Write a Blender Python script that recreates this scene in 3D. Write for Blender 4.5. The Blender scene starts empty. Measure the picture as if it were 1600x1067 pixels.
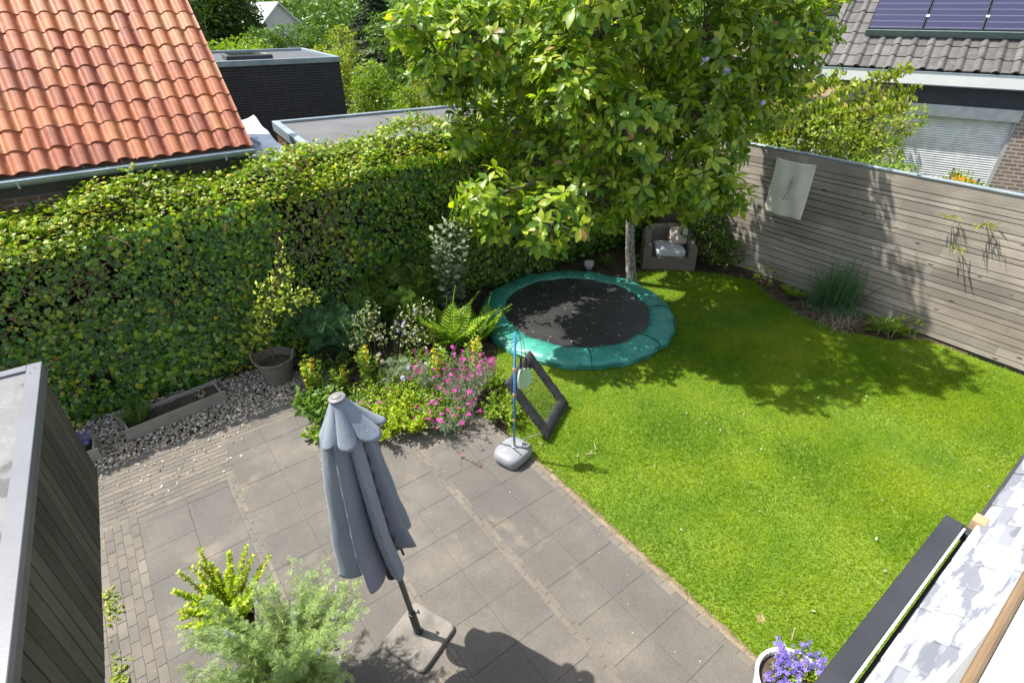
import bpy, math, random
import numpy as np
from math import radians, sin, cos, pi
rng = np.random.default_rng(7); random.seed(7)
S = bpy.context.scene; C = S.collection
# ------------------------------------------------------------ camera, light
cam = bpy.data.cameras.new('camera'); co = bpy.data.objects.new('camera', cam); C.objects.link(co)
cam.sensor_width = 36; cam.lens = 18.9; cam.clip_start = .05; cam.clip_end = 600
co.location = (0, 0, 4.3); co.rotation_euler = (radians(90-31.93), 0, -radians(37.15)); S.camera = co
SUN_ELEV = radians(57.5); SD = (-.62, .785)
sv = (SD[0]*cos(SUN_ELEV), SD[1]*cos(SUN_ELEV), sin(SUN_ELEV))
w = bpy.data.worlds.new('World'); S.world = w; w.use_nodes = True
nt = w.node_tree; sk = nt.nodes.new('ShaderNodeTexSky'); sk.sky_type = 'NISHITA'; sk.sun_disc = False
sk.sun_elevation = SUN_ELEV; sk.sun_rotation = math.atan2(SD[0], SD[1])
sk.air_density = 1.0; sk.dust_density = 1.5
bg = nt.nodes['Background']; bg.inputs[1].default_value = .145; hs = nt.nodes.new('ShaderNodeHueSaturation'); hs.inputs['Saturation'].default_value = .62; nt.links.new(sk.outputs[0], hs.inputs['Color']); nt.links.new(hs.outputs[0], bg.inputs[0])
sl = bpy.data.lights.new('sun', 'SUN'); so = bpy.data.objects.new('sun', sl); C.objects.link(so)
sl.energy = 4.8; sl.angle = radians(.55); sl.color = (1, .955, .88)
from mathutils import Vector, Matrix
so.rotation_euler = Vector(sv).to_track_quat('Z', 'Y').to_euler(); so.location = (0, 0, 20)
S.view_settings.view_transform = 'Standard'; S.view_settings.look = 'None'
S.view_settings.exposure = .93; S.view_settings.gamma = 1

# ------------------------------------------------------------ materials
def N(t, typ, **k):
    n = t.nodes.new(typ)
    for a, b in k.items(): setattr(n, a, b)
    return n
def ramp(t, fac, cols):
    r = N(t, 'ShaderNodeValToRGB'); e = r.color_ramp.elements
    while len(e) < len(cols): e.new(.5)
    for i, (p, c) in enumerate(cols): e[i].position = p; e[i].color = (*c, 1)
    t.links.new(fac, r.inputs[0]); return r.outputs[0]
def coords(t, scale=(1, 1, 1), kind='Object'):
    tc = N(t, 'ShaderNodeTexCoord'); mp = N(t, 'ShaderNodeMapping'); mp.inputs['Scale'].default_value = scale
    t.links.new(tc.outputs[kind], mp.inputs[0]); return mp.outputs[0]
def noise(t, sc, detail=4, vec=None, rough=.55):
    n = N(t, 'ShaderNodeTexNoise'); n.inputs['Scale'].default_value = sc; n.inputs['Detail'].default_value = detail
    n.inputs['Roughness'].default_value = rough
    t.links.new(vec if vec is not None else coords(t), n.inputs[0]); return n.outputs[0]
def mixc(t, f, a, b, mode='MIX'):
    m = N(t, 'ShaderNodeMix', data_type='RGBA', blend_type=mode)
    for s, v in ((m.inputs[0], f), (m.inputs[6], a), (m.inputs[7], b)):
        if hasattr(v, 'links') or isinstance(v, bpy.types.NodeSocket): t.links.new(v, s)
        else: s.default_value = v if isinstance(v, (int, float)) else (*v, 1)
    return m.outputs[2]
def newmat(name):
    m = bpy.data.materials.new(name); m.use_nodes = True; return m, m.node_tree, m.node_tree.nodes['Principled BSDF']
def bump(t, b, h, s=.3, d=.02):
    n = N(t, 'ShaderNodeBump'); n.inputs['Strength'].default_value = s; n.inputs['Distance'].default_value = d
    t.links.new(h, n.inputs['Height']); t.links.new(n.outputs[0], b.inputs['Normal'])
def plain(name, c1, c2=None, rough=.6, sc=6, bs=.2, bd=.01, bsc=40, metal=0, stretch=(1, 1, 1), island=0, spec=.4, stops=(.35, .65)):
    m, t, b = newmat(name); c2 = c2 or tuple(x*.8 for x in c1)
    v = coords(t, stretch)
    col = ramp(t, noise(t, sc, 6, v), [(stops[0], c1), (stops[1], c2)])
    if island:
        g = N(t, 'ShaderNodeNewGeometry')
        f = ramp(t, g.outputs['Random Per Island'], [(0, (1-island,)*3), (1, (1+island*.6,)*3)])
        col = mixc(t, 1., col, f, 'MULTIPLY')
    t.links.new(col, b.inputs['Base Color'])
    b.inputs['Roughness'].default_value = rough; b.inputs['Metallic'].default_value = metal
    b.inputs['Specular IOR Level'].default_value = spec
    if bs: bump(t, b, noise(t, bsc, 5, v), bs, bd)
    return m
def leafm(name, cols, trans=.3, rough=.45, nsc=1.5, namt=.35, spec=.4, tcol=None):
    m, t, b = newmat(name)
    g = N(t, 'ShaderNodeNewGeometry')
    n1 = noise(t, nsc, 3)
    a = N(t, 'ShaderNodeMath', operation='MULTIPLY_ADD'); t.links.new(n1, a.inputs[0]); a.inputs[1].default_value = namt*2; a.inputs[2].default_value = -namt
    s = N(t, 'ShaderNodeMath', operation='ADD'); t.links.new(a.outputs[0], s.inputs[0]); t.links.new(g.outputs['Random Per Island'], s.inputs[1])
    col = ramp(t, s.outputs[0], cols)
    t.links.new(col, b.inputs['Base Color']); b.inputs['Roughness'].default_value = rough
    b.inputs['Specular IOR Level'].default_value = spec
    tr = N(t, 'ShaderNodeBsdfTranslucent'); mx = N(t, 'ShaderNodeMixShader'); mx.inputs[0].default_value = trans
    tc = mixc(t, 1., col, tcol or (1.25, 1.3, .55), 'MULTIPLY')
    t.links.new(tc, tr.inputs[0]); t.links.new(b.outputs[0], mx.inputs[1]); t.links.new(tr.outputs[0], mx.inputs[2])
    t.links.new(mx.outputs[0], t.nodes['Material Output'].inputs[0])
    return m
def wood(name, c1, c2, axis=1, rough=.75, island=.25, knots=True, dark=(.05, .04, .03)):
    m, t, b = newmat(name); st = [55, 55, 55]; st[axis] = 1.6
    v = coords(t, tuple(st)); g = N(t, 'ShaderNodeNewGeometry')
    ad = N(t, 'ShaderNodeVectorMath', operation='ADD'); t.links.new(v, ad.inputs[0])
    ml = N(t, 'ShaderNodeMath', operation='MULTIPLY'); ml.inputs[1].default_value = 40; t.links.new(g.outputs['Random Per Island'], ml.inputs[0]); t.links.new(ml.outputs[0], ad.inputs[1])
    n1 = noise(t, 1.4, 7, ad.outputs[0], .65)
    col = ramp(t, n1, [(.3, c1), (.68, c2)])
    n2 = noise(t, .9, 3, coords(t)); col = mixc(t, ramp(t, n2, [(.4, (0, 0, 0)), (.65, (.55, .55, .55))]), col, tuple(x*.62 for x in c1))
    f = ramp(t, g.outputs['Random Per Island'], [(0, (1-island,)*3), (.5, (1, .98, .95)), (1, (1+island*.5,)*3)]); col = mixc(t, 1., col, f, 'MULTIPLY')
    if knots:
        vo = N(t, 'ShaderNodeTexVoronoi'); vo.inputs['Scale'].default_value = 1.0
        st = [8, 8, 8]; st[axis] = 2.5; t.links.new(coords(t, tuple(st)), vo.inputs[0])
        k = ramp(t, vo.outputs['Distance'], [(.06, (1, 1, 1)), (.12, (0, 0, 0))]); col = mixc(t, k, col, dark)
    t.links.new(col, b.inputs['Base Color']); b.inputs['Roughness'].default_value = rough; b.inputs['Specular IOR Level'].default_value = .25
    bump(t, b, n1, .5, .006); return m
def brick(name, c1, c2, mortar, bw=.21, rh=.065, ms=.012, rough=.85, plane='xz', bs=.6, off=.5):
    m, t, b = newmat(name)
    tc = N(t, 'ShaderNodeTexCoord'); sp = N(t, 'ShaderNodeSeparateXYZ'); cb = N(t, 'ShaderNodeCombineXYZ')
    t.links.new(tc.outputs['Object'], sp.inputs[0]); t.links.new(sp.outputs['XYZ'.index(plane[0].upper())], cb.inputs[0]); t.links.new(sp.outputs['XYZ'.index(plane[1].upper())], cb.inputs[1])
    br = N(t, 'ShaderNodeTexBrick'); br.offset = off; t.links.new(cb.outputs[0], br.inputs[0])
    br.inputs['Color1'].default_value = (*c1, 1); br.inputs['Color2'].default_value = (*c2, 1); br.inputs['Mortar'].default_value = (*mortar, 1)
    br.inputs['Scale'].default_value = 1; br.inputs['Brick Width'].default_value = bw; br.inputs['Row Height'].default_value = rh; br.inputs['Mortar Size'].default_value = ms; br.inputs['Bias'].default_value = -.1
    col = mixc(t, .5, br.outputs['Color'], ramp(t, noise(t, 3, 5), [(.3, (.75, .75, .75)), (.7, (1.1, 1.1, 1.1))]), 'MULTIPLY')
    t.links.new(col, b.inputs['Base Color']); b.inputs['Roughness'].default_value = rough
    iv = N(t, 'ShaderNodeMath', operation='SUBTRACT'); iv.inputs[0].default_value = 1; t.links.new(br.outputs['Fac'], iv.inputs[1])
    bump(t, b, iv.outputs[0], bs, .01); return m

# ------------------------------------------------------------ mesh helpers
def link(o, parent=None):
    C.objects.link(o)
    if parent is not None: o.parent = parent
    return o
def tag(o, label=None, cat=None, group=None, kind=None):
    if label: o['label'] = label
    if cat: o['category'] = cat
    if group: o['group'] = group
    if kind: o['kind'] = kind
    return o
def thing(name, label, cat, loc=(0, 0, 0), rz=0, group=None):
    o = bpy.data.objects.new(name, None); o.empty_display_size = .1; link(o); o.location = loc; o.rotation_euler = (0, 0, rz)
    return tag(o, label, cat, group)
def rawmesh(name, verts, counts, idx, mats, parent=None, smooth=False, matidx=None):
    me = bpy.data.meshes.new(name); V = np.asarray(verts, np.float32)
    counts = np.asarray(counts, np.int32); idx = np.asarray(idx, np.int32)
    me.vertices.add(len(V)); me.vertices.foreach_set('co', V.ravel())
    me.loops.add(len(idx)); me.loops.foreach_set('vertex_index', idx)
    me.polygons.add(len(counts)); st = np.concatenate([[0], np.cumsum(counts)[:-1]]).astype(np.int32)
    me.polygons.foreach_set('loop_start', st)
    me.polygons.foreach_set('use_smooth', np.full(len(counts), bool(smooth)))
    for m in (mats if isinstance(mats, (list, tuple)) else [mats]): me.materials.append(m)
    if matidx is not None: me.polygons.foreach_set('material_index', np.asarray(matidx, np.int32))
    me.update(calc_edges=True); me.validate()
    return link(bpy.data.objects.new(name, me), parent)
def unit(a):
    a = np.asarray(a, float); return a/np.maximum(np.linalg.norm(a, axis=-1, keepdims=True), 1e-9)
def inst(T, pos, Y, Nn, s):
    """copies of template T=(verts, faces): leaf runs along Y, faces Nn"""
    tv, tf = T; tv = np.asarray(tv, float); pos = np.asarray(pos, float); n = len(pos)
    Y = unit(Y); X = unit(np.cross(Y, Nn)); Z = np.cross(X, Y); s = np.broadcast_to(np.asarray(s, float), (n,))
    V = pos[:, None, :] + s[:, None, None]*(tv[None, :, 0:1]*X[:, None, :]+tv[None, :, 1:2]*Y[:, None, :]+tv[None, :, 2:3]*Z[:, None, :])
    k = len(tv); cnt = np.array([len(f) for f in tf]); flat = np.concatenate([np.array(f) for f in tf])
    idx = (flat[None, :]+(np.arange(n)*k)[:, None]).ravel(); return V.reshape(-1, 3), np.tile(cnt, n), idx
class MB:
    def __init__(s): s.V = []; s.c = []; s.i = []; s.m = []; s.n = 0
    def add(s, V, c, i, mi=0):
        V = np.asarray(V, float).reshape(-1, 3); s.V.append(V); s.c.append(np.asarray(c, int)); s.i.append(np.asarray(i, int)+s.n); s.m.append(np.full(len(c), mi)); s.n += len(V); return s
    def faces(s, V, F, mi=0): return s.add(V, [len(f) for f in F], [j for f in F for j in f], mi)
    def inst(s, T, pos, Y, Nn, sc, mi=0): return s.add(*inst(T, pos, Y, Nn, sc), mi)
    def box(s, x0, x1, y0, y1, z0, z1, M=None, mi=0, bev=0):
        if bev:
            return s.bevbox(x0, x1, y0, y1, z0, z1, bev, M, mi)
        V = np.array([(x, y, z) for z in (z0, z1) for y in (y0, y1) for x in (x0, x1)], float)
        if M is not None: V = xf(M, V)
        return s.faces(V, [(0, 2, 3, 1), (4, 5, 7, 6), (0, 1, 5, 4), (2, 6, 7, 3), (0, 4, 6, 2), (1, 3, 7, 5)], mi)
    def bevbox(s, x0, x1, y0, y1, z0, z1, b, M=None, mi=0):
        # bottom ring, top ring at z1-b, inset ring at z1 (top edges chamfered)
        def ring(e, z): return [(x0+e, y0+e, z), (x1-e, y0+e, z), (x1-e, y1-e, z), (x0+e, y1-e, z)]
        V = np.array(ring(0, z0)+ring(0, z1-b)+ring(b, z1), float)
        if M is not None: V = xf(M, V)
        F = [(3, 2, 1, 0), (8, 9, 10, 11)]
        for r in (0, 4):
            for k in range(4): F.append((r+k, r+(k+1) % 4, r+4+(k+1) % 4, r+4+k))
        return s.faces(V, F, mi)
    def tube(s, P, R, n=8, caps=True, mi=0, squash=1.):
        P = np.asarray(P, float); R = np.broadcast_to(np.asarray(R, float), (len(P),)); T = unit(np.gradient(P, axis=0))
        up = np.array([0, 0, 1.]) if abs(T[0][2]) < .9 else np.array([1., 0, 0]); A = unit(np.cross(T[0], up)); V = []
        for i in range(len(P)):
            A = unit(A-np.dot(A, T[i])*T[i]); B = np.cross(T[i], A)
            for k in range(n):
                a = 2*pi*k/n; V.append(P[i]+R[i]*(cos(a)*A+sin(a)*B*squash))
        F = [(i*n+k, i*n+(k+1) % n, (i+1)*n+(k+1) % n, (i+1)*n+k) for i in range(len(P)-1) for k in range(n)]
        if caps: F += [tuple(range(n))[::-1], tuple((len(P)-1)*n+k for k in range(n))]
        return s.faces(V, F, mi)
    def lathe(s, prof, n=24, c=(0, 0, 0), mi=0, cap0=True, cap1=True, fn=None):
        V = []
        for r, z in prof:
            for k in range(n):
                a = 2*pi*k/n; rr = r*(fn(a, z) if fn else 1); V.append((c[0]+rr*cos(a), c[1]+rr*sin(a), c[2]+z))
        m = len(prof); F = [(i*n+k, i*n+(k+1) % n, (i+1)*n+(k+1) % n, (i+1)*n+k) for i in range(m-1) for k in range(n)]
        if cap0: F.append(tuple(range(n))[::-1])
        if cap1: F.append(tuple((m-1)*n+k for k in range(n)))
        return s.faces(V, F, mi)
    def grid(s, G, mi=0, closeu=False):
        G = np.asarray(G, float); a, b = G.shape[:2]; F = []
        for i in range(a-1):
            for j in range(b if closeu else b-1): F.append((i*b+j, i*b+(j+1) % b, (i+1)*b+(j+1) % b, (i+1)*b+j))
        return s.faces(G.reshape(-1, 3), F, mi)
    def build(s, name, mats, parent=None, smooth=False):
        return rawmesh(name, np.concatenate(s.V), np.concatenate(s.c), np.concatenate(s.i), mats, parent, smooth, np.concatenate(s.m))
def xf(M, V): V = np.asarray(V, float); return V@np.array(M.to_3x3()).T+np.array(M.translation)
def frame(o, x, y, z):
    M = Matrix.Identity(4)
    for i, v in enumerate((x, y, z)):
        for k in range(3): M[k][i] = v[k]
    M.translation = o; return M

# ------------------------------------------------------------ leaf templates (x width, y length, z normal)
T_ELL = ([(0, 0, 0), (.22, .3, .03), (.24, .6, .02), (0, 1, -.08), (-.24, .6, .02), (-.22, .3, .03), (0, .5, -.03)], [(0, 1, 6), (1, 2, 6), (2, 3, 6), (3, 4, 6), (4, 5, 6), (5, 0, 6)])
T_OBO = ([(0, 0, 0), (.11, .2, .04), (.235, .46, .06), (.245, .70, .02), (.11, .94, -.08), (0, 1.1, -.16), (-.11, .94, -.08), (-.245, .70, .02), (-.235, .46, .06), (-.11, .2, .04), (0, .25, 0), (0, .52, -.01), (0, .78, -.05)],
         [(0, 1, 10), (0, 10, 9), (1, 2, 11, 10), (9, 10, 11, 8), (2, 3, 12, 11), (8, 11, 12, 7), (3, 4, 5, 12), (7, 12, 5, 6)])
T_IVY = ([(0, .1, 0), (.28, -.02, -.03), (.5, .22, -.06), (.3, .42, 0), (.36, .7, -.04), (.14, .66, .01), (0, 1, -.07), (-.14, .66, .01), (-.36, .7, -.04), (-.3, .42, 0), (-.5, .22, -.06), (-.28, -.02, -.03), (0, .42, .05)],
         [(i, (i+1) % 12, 12) for i in range(12)])
T_DIA = ([(0, 0, 0), (.25, .5, .03), (0, 1, -.05), (-.25, .5, .03)], [(0, 1, 2), (0, 2, 3)])
T_NAR = ([(0, 0, 0), (.07, .4, .02), (0, 1, -.1), (-.07, .4, .02)], [(0, 1, 2), (0, 2, 3)])
T_CLUMP = ([(0, 0, 0), (.3, .35, .1), (.1, .8, 0), (-.25, .5, .1), (.5, -.1, -.1), (.62, .35, 0), (.3, .6, -.2), (-.5, 0, -.1), (-.7, .3, .1), (-.35, .55, -.15)], [(0, 1, 2), (0, 2, 3), (4, 5, 6), (7, 8, 9)])
def flower_t(k=5, cup=.15):
    V = [(0, 0, 0)]; F = []
    for i in range(k):
        a = 2*pi*i/k
        for da, r, z in ((-.42, .62, cup), (-.22, 1, cup*.8), (.22, 1, cup*.8), (.42, .62, cup)):
            V.append((r*cos(a+da), r*sin(a+da), z))
        b = 1+4*i; F.append((0, b, b+1, b+2, b+3))
    return V, F
T_FLW = flower_t()
def T_pinnate(n=11, w=.32, curve=-.3, plen=1., pw=.05, taper=True):
    V = []; F = []
    def add(vs): b = len(V); V.extend(vs); F.append(tuple(range(b, b+len(vs))))
    def z(y): return curve*y*y
    for i in range(n): 
        y0 = i/n; add([(-.008, y0, z(y0)), (.008, y0, z(y0)), (.008, y0+1/n, z(y0+1/n)), (-.008, y0+1/n, z(y0+1/n))])
    for i in range(1, n+1):
        y = i/(n+.5); L = w*(math.sin(min(1, y*1.15+.12)*pi)**.7 if taper else 1)*(1 if i < n else .5)
        for sgn in (-1, 1):
            yt = y+L*.35*plen; zt = z(y)-.12*L
            add([(0, y-pw*.3, z(y)), (sgn*L*.5, y+(yt-y)*.4-pw*.75, z(y)+.02), (sgn*L, yt, zt), (sgn*L*.5, y+(yt-y)*.4+pw*.75, z(y)+.02)])
    return V, F
T_FERN = T_pinnate(20, .19, -.30, .8, .06); T_ROWAN = T_pinnate(8, .30, -.25, 1, .055, False)
def rdir(n, up=0.):
    v = rng.normal(size=(n, 3)); v = unit(v); v[:, 2] += up; return unit(v)
def perp(Nn):
    r = rng.normal(size=Nn.shape); return unit(np.cross(Nn, r))
exec_parts = []
# ------------------------------------------------------------ palette
M_bark = plain('bark', (.30, .28, .24), (.12, .11, .09), .9, 14, .8, .01, 30, stretch=(1, 1, .5))
M_twig = plain('twig_bark', (.16, .12, .08), (.09, .07, .05), .9, 20, 0)
M_gstem = plain('green_stem', (.12, .17, .05), (.08, .12, .04), .7, 20, 0)
M_zinc = plain('grey_blue_metal', (.30, .36, .40), (.22, .27, .31), .45, 4, .05, metal=.3)
M_darkmetal = plain('dark_grey_metal', (.055, .057, .062), (.04, .042, .046), .5, 5, .1)
M_black = plain('black_plastic', (.02, .02, .022), (.028, .028, .03), .55, 8, .1)
M_soil = plain('soil', (.055, .04, .028), (.11, .085, .06), .95, 9, .9, .03, 22, spec=.1)
M_white = plain('white_paint', (.80, .80, .79), (.74, .75, .75), .45, 3, .05)

# ------------------------------------------------------------ the setting
def sheet(name, pts, z, m):
    V = [(x, y, z) for x, y in pts]; return tag(rawmesh(name, V, [len(V)], list(range(len(V))), m), kind='structure')
m, t, b = newmat('garden_earth')
c = ramp(t, noise(t, .25, 6), [(.35, (.035, .05, .015)), (.6, (.09, .10, .04))]); t.links.new(c, b.inputs['Base Color']); b.inputs['Roughness'].default_value = .95
sheet('ground', [(-250, -250), (350, -250), (350, 400), (-250, 400)], -.05, m)
sheet('flower_bed', [(-4, 5.2), (1.0, 5.2), (.9, 3.4), (9.35, 1.2), (9.35, 9), (-4, 9)], -.012, M_soil)
LAWN = [(2.84, -3), (9.22, -3), (9.2, 1.75), (8.75, 2.05), (8.45, 2.6), (8.4, 3.3), (8.65, 4.0), (8.95, 4.5), (8.7, 5.1), (8.1, 5.75), (7.4, 6.1), (6.2, 5.4), (4.6, 5.9), (3.95, 5.55), (3.5, 5.0), (3.15, 4.4), (2.9, 3.9), (2.84, 3.5)]
m, t, b = newmat('turf_soil')
c = ramp(t, noise(t, 1.2, 6), [(.35, (.09, .17, .010)), (.65, (.18, .25, .02))]); t.links.new(c, b.inputs['Base Color']); b.inputs['Roughness'].default_value = .95
bump(t, b, noise(t, 60, 3), .8, .02)
sheet('lawn', LAWN, .004, m)
def inpoly(x, y, P):
    r = np.zeros(len(x), bool); j = len(P)-1
    for i in range(len(P)):
        xi, yi = P[i]; xj, yj = P[j]; c = ((yi > y) != (yj > y)) & (x < (xj-xi)*(y-yi)/(yj-yi+1e-12)+xi); r ^= c; j = i
    return r
def nz(x, y, s, seed=0):
    """smooth pseudo noise -1..1 from a few sines"""
    r = np.random.default_rng(seed); o = 0
    for k in range(6):
        a = r.uniform(0, 2*pi); f = s*r.uniform(.6, 1.8); o = o+np.sin(f*(x*cos(a)+y*sin(a))+r.uniform(0, 9))
    return o/3.2
# grass
def grass():
    n = 420000; x = rng.uniform(2.8, 9.25, n); y = rng.uniform(-1.2, 6.1, n)
    jx = x+rng.normal(0, .03, n); jy = y+rng.normal(0, .03, n)
    k = inpoly(jx, jy, LAWN) & ~(((x-5.48)**2+(y-5.5)**2) < 1.45**2)
    bare = ((x-3.19)**2+(y-.80)**2 < .05**2) & (rng.random(n) < .6); k &= ~bare
    shade = (y > 5.0) & (x > 6.6) & (rng.random(n) < .35); k &= ~shade
    x = x[k]; y = y[k]; n = len(x); a = rng.uniform(0, 2*pi, n); h = rng.uniform(.018, .042, n)*(1+.25*nz(x, y, 3, 3)); w_ = rng.uniform(.0022, .0042, n)
    lean = rng.uniform(.2, 1.1, n)*h; a2 = rng.uniform(0, 2*pi, n)
    z0 = .004; V = np.zeros((n, 3, 3))
    V[:, 0] = np.stack([x-w_*np.cos(a), y-w_*np.sin(a), np.full(n, z0)], 1); V[:, 1] = np.stack([x+w_*np.cos(a), y+w_*np.sin(a), np.full(n, z0)], 1)
    V[:, 2] = np.stack([x+lean*np.cos(a2), y+lean*np.sin(a2), z0+h], 1)
    m, t, b = newmat('grass_blades'); g = N(t, 'ShaderNodeNewGeometry')
    big = noise(t, .9, 4); med = noise(t, 5, 4)
    f = N(t, 'ShaderNodeMath', operation='MULTIPLY_ADD'); t.links.new(g.outputs['Random Per Island'], f.inputs[0]); f.inputs[1].default_value = .20; 
    f2 = N(t, 'ShaderNodeMath', operation='MULTIPLY_ADD'); t.links.new(big, f2.inputs[0]); f2.inputs[1].default_value = 1.5; f2.inputs[2].default_value = -.60
    f3 = N(t, 'ShaderNodeMath', operation='MULTIPLY_ADD'); t.links.new(med, f3.inputs[0]); f3.inputs[1].default_value = .5; t.links.new(f2.outputs[0], f3.inputs[2])
    t.links.new(f3.outputs[0], f.inputs[2])
    c = ramp(t, f.outputs[0], [(.10, (.085, .185, .004)), (.42, (.175, .305, .005)), (.74, (.30, .395, .008)), (1., (.44, .43, .05))])
    t.links.new(c, b.inputs['Base Color']); b.inputs['Roughness'].default_value = .55; b.inputs['Specular IOR Level'].default_value = .25
    tr = N(t, 'ShaderNodeBsdfTranslucent'); mx = N(t, 'ShaderNodeMixShader'); mx.inputs[0].default_value = .4; t.links.new(mixc(t, 1., c, (1.2, 1.25, .5), 'MULTIPLY'), tr.inputs[0])
    t.links.new(b.outputs[0], mx.inputs[1]); t.links.new(tr.outputs[0], mx.inputs[2]); t.links.new(mx.outputs[0], t.nodes['Material Output'].inputs[0])
    o = rawmesh('grass', V.reshape(-1, 3), np.full(n, 3), np.arange(n*3), m)
    sheet('bare_patch', [(3.19+.05*cos(a)*(1+.3*sin(3*a)), .80+.035*sin(a+.4)) for a in np.linspace(0, 2*pi, 14, endpoint=False)], .0065, plain('bare_earth', (.33, .24, .14), (.22, .2, .07), .95, 30, .5, .01, 80))
    tag(o, 'short bright green lawn grass between the patio and the wooden fence', 'grass', kind='stuff')
grass()

# patio ------------------------------------------------------
def paving():
    m, t, b = newmat('concrete_slabs'); g = N(t, 'ShaderNodeNewGeometry')
    c = ramp(t, noise(t, 1.1, 7, rough=.65), [(.3, (.094, .087, .078)), (.5, (.116, .106, .094)), (.70, (.170, .152, .128))])
    c = mixc(t, 1., c, ramp(t, g.outputs['Random Per Island'], [(0, (.955, .955, .96)), (1, (1.03, 1.025, 1.01))]), 'MULTIPLY')
    c = mixc(t, 1., c, ramp(t, noise(t, 90, 3), [(.35, (.85, .85, .85)), (.65, (1.12, 1.12, 1.12))]), 'MULTIPLY')
    vo = N(t, 'ShaderNodeTexVoronoi'); vo.inputs['Scale'].default_value = 9; t.links.new(coords(t), vo.inputs[0])
    spk = ramp(t, vo.outputs['Distance'], [(.045, (1, 1, 1)), (.07, (0, 0, 0))]); c = mixc(t, mixc(t, 1., spk, ramp(t, noise(t, 1.7, 3), [(.5, (0, 0, 0)), (.62, (.7, .7, .7))]), 'MULTIPLY'), c, (.38, .35, .31))
    ys = ramp(t, noise(t, 1.6, 5), [(.62, (0, 0, 0)), (.74, (.6, .6, .6))]); c = mixc(t, ys, c, (.30, .235, .16))
    t.links.new(c, b.inputs['Base Color']); b.inputs['Roughness'].default_value = .85; bump(t, b, noise(t, 140, 4), .35, .004)
    mb = MB()
    def slab(x0, x1, y0, y1, j=.0011):
        e = rng.uniform(-.0015, .0015); mb.bevbox(x0+j, x1-j, y0+j, y1-j, -.03, .018+e, .0012)
    xs = [-.78, -.355, .04]; xs2 = [.13, .545, .945]; xs3 = [1.035, 1.45, 1.855]; xs4 = [1.945, 2.345, 2.75]
    for X, off, top in ((xs, .1, 5.08), (xs2, 0, 5.45), (xs3, .21, 5.0), (xs4, .02, 4.2)):
        for a_, b_ in zip(X, X[1:]):
            y = -2.0+off
            while y < top-.05:
                slab(a_, b_, y, min(y+.405, top)); y += .405
    x = .13
    for a_, b_ in ((.13, .545), (.545, .96), (.96, 1.38)): slab(a_, b_, 5.45, 5.75)
    tag(mb.build('patio', m), kind='structure')
    # small clay/concrete bricks
    m2, t, b = newmat('patio_bricks'); g = N(t, 'ShaderNodeNewGeometry')
    c = ramp(t, noise(t, 2.2, 6), [(.35, (.125, .115, .10)), (.65, (.175, .158, .135))])
    c = mixc(t, 1., c, ramp(t, g.outputs['Random Per Island'], [(0, (.8, .8, .8)), (1, (1.14, 1.1, 1.05))]), 'MULTIPLY')
    t.links.new(c, b.inputs['Base Color']); b.inputs['Roughness'].default_value = .9; bump(t, b, noise(t, 110, 4), .6, .006)
    mb = MB()
    def br(x0, x1, y0, y1): mb.bevbox(x0+.0025, x1-.0025, y0+.0025, y1-.0025, -.03, .0175+rng.uniform(-.0009, .0009), .002)
    for x0 in (.045, .95, 1.86):
        for k, xx in enumerate((x0, x0+.041)):
            y = -2.+k*.07
            while y < 5.05: br(xx, xx+.041, y, y+.165); y += .165
    for k in range(6):
        y = -2.+(k % 2)*.08; xx = -1.2+k*.07
        while y < 5.05: br(xx, xx+.07, y, y+.165); y += .165
    for r in range(13):
        x = -1.35+(r % 2)*.08; y = 5.085+r*.07
        while x < (1.35 if y > 5.74 else .12): br(x, x+.165, y, y+.07); x += .165
    for k in range(45):
        y = -2+k*.125; br(2.755, 2.82, y, y+.125)
    tag(mb.build('patio_bricks', m2), kind='structure')
    m3 = plain('patio_sand', (.15, .135, .11), (.21, .185, .15), .95, 5, .5, .01, 90)
    sheet('patio_sand_bed', [(-1.4, -2.2), (2.84, -2.2), (2.84, 4.3), (1.5, 6.1), (-1.4, 6.1)], .0130, m3)
paving()
# worn earth edge between patio and lawn
def edge():
    m = plain('dry_earth', (.30, .23, .16), (.2, .15, .1), .95, 8, .9, .02, 60)
    G = []; ys = np.linspace(-2, 3.6, 120)
    for k in range(5):
        off = [2.822, 2.83, 2.85, 2.875, 2.9][k]
        G.append([(off+(.012*nz(np.array([y]), np.array([k*.3]), 9, 5)[0] if k > 2 else 0), y, [.006, .018, .022, .017, .005][k]+.004*math.sin(y*31+k)) for y in ys])
    tag(MB().grid(np.array(G)).build('earth_edge', m, smooth=True), kind='structure')
edge()
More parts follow.
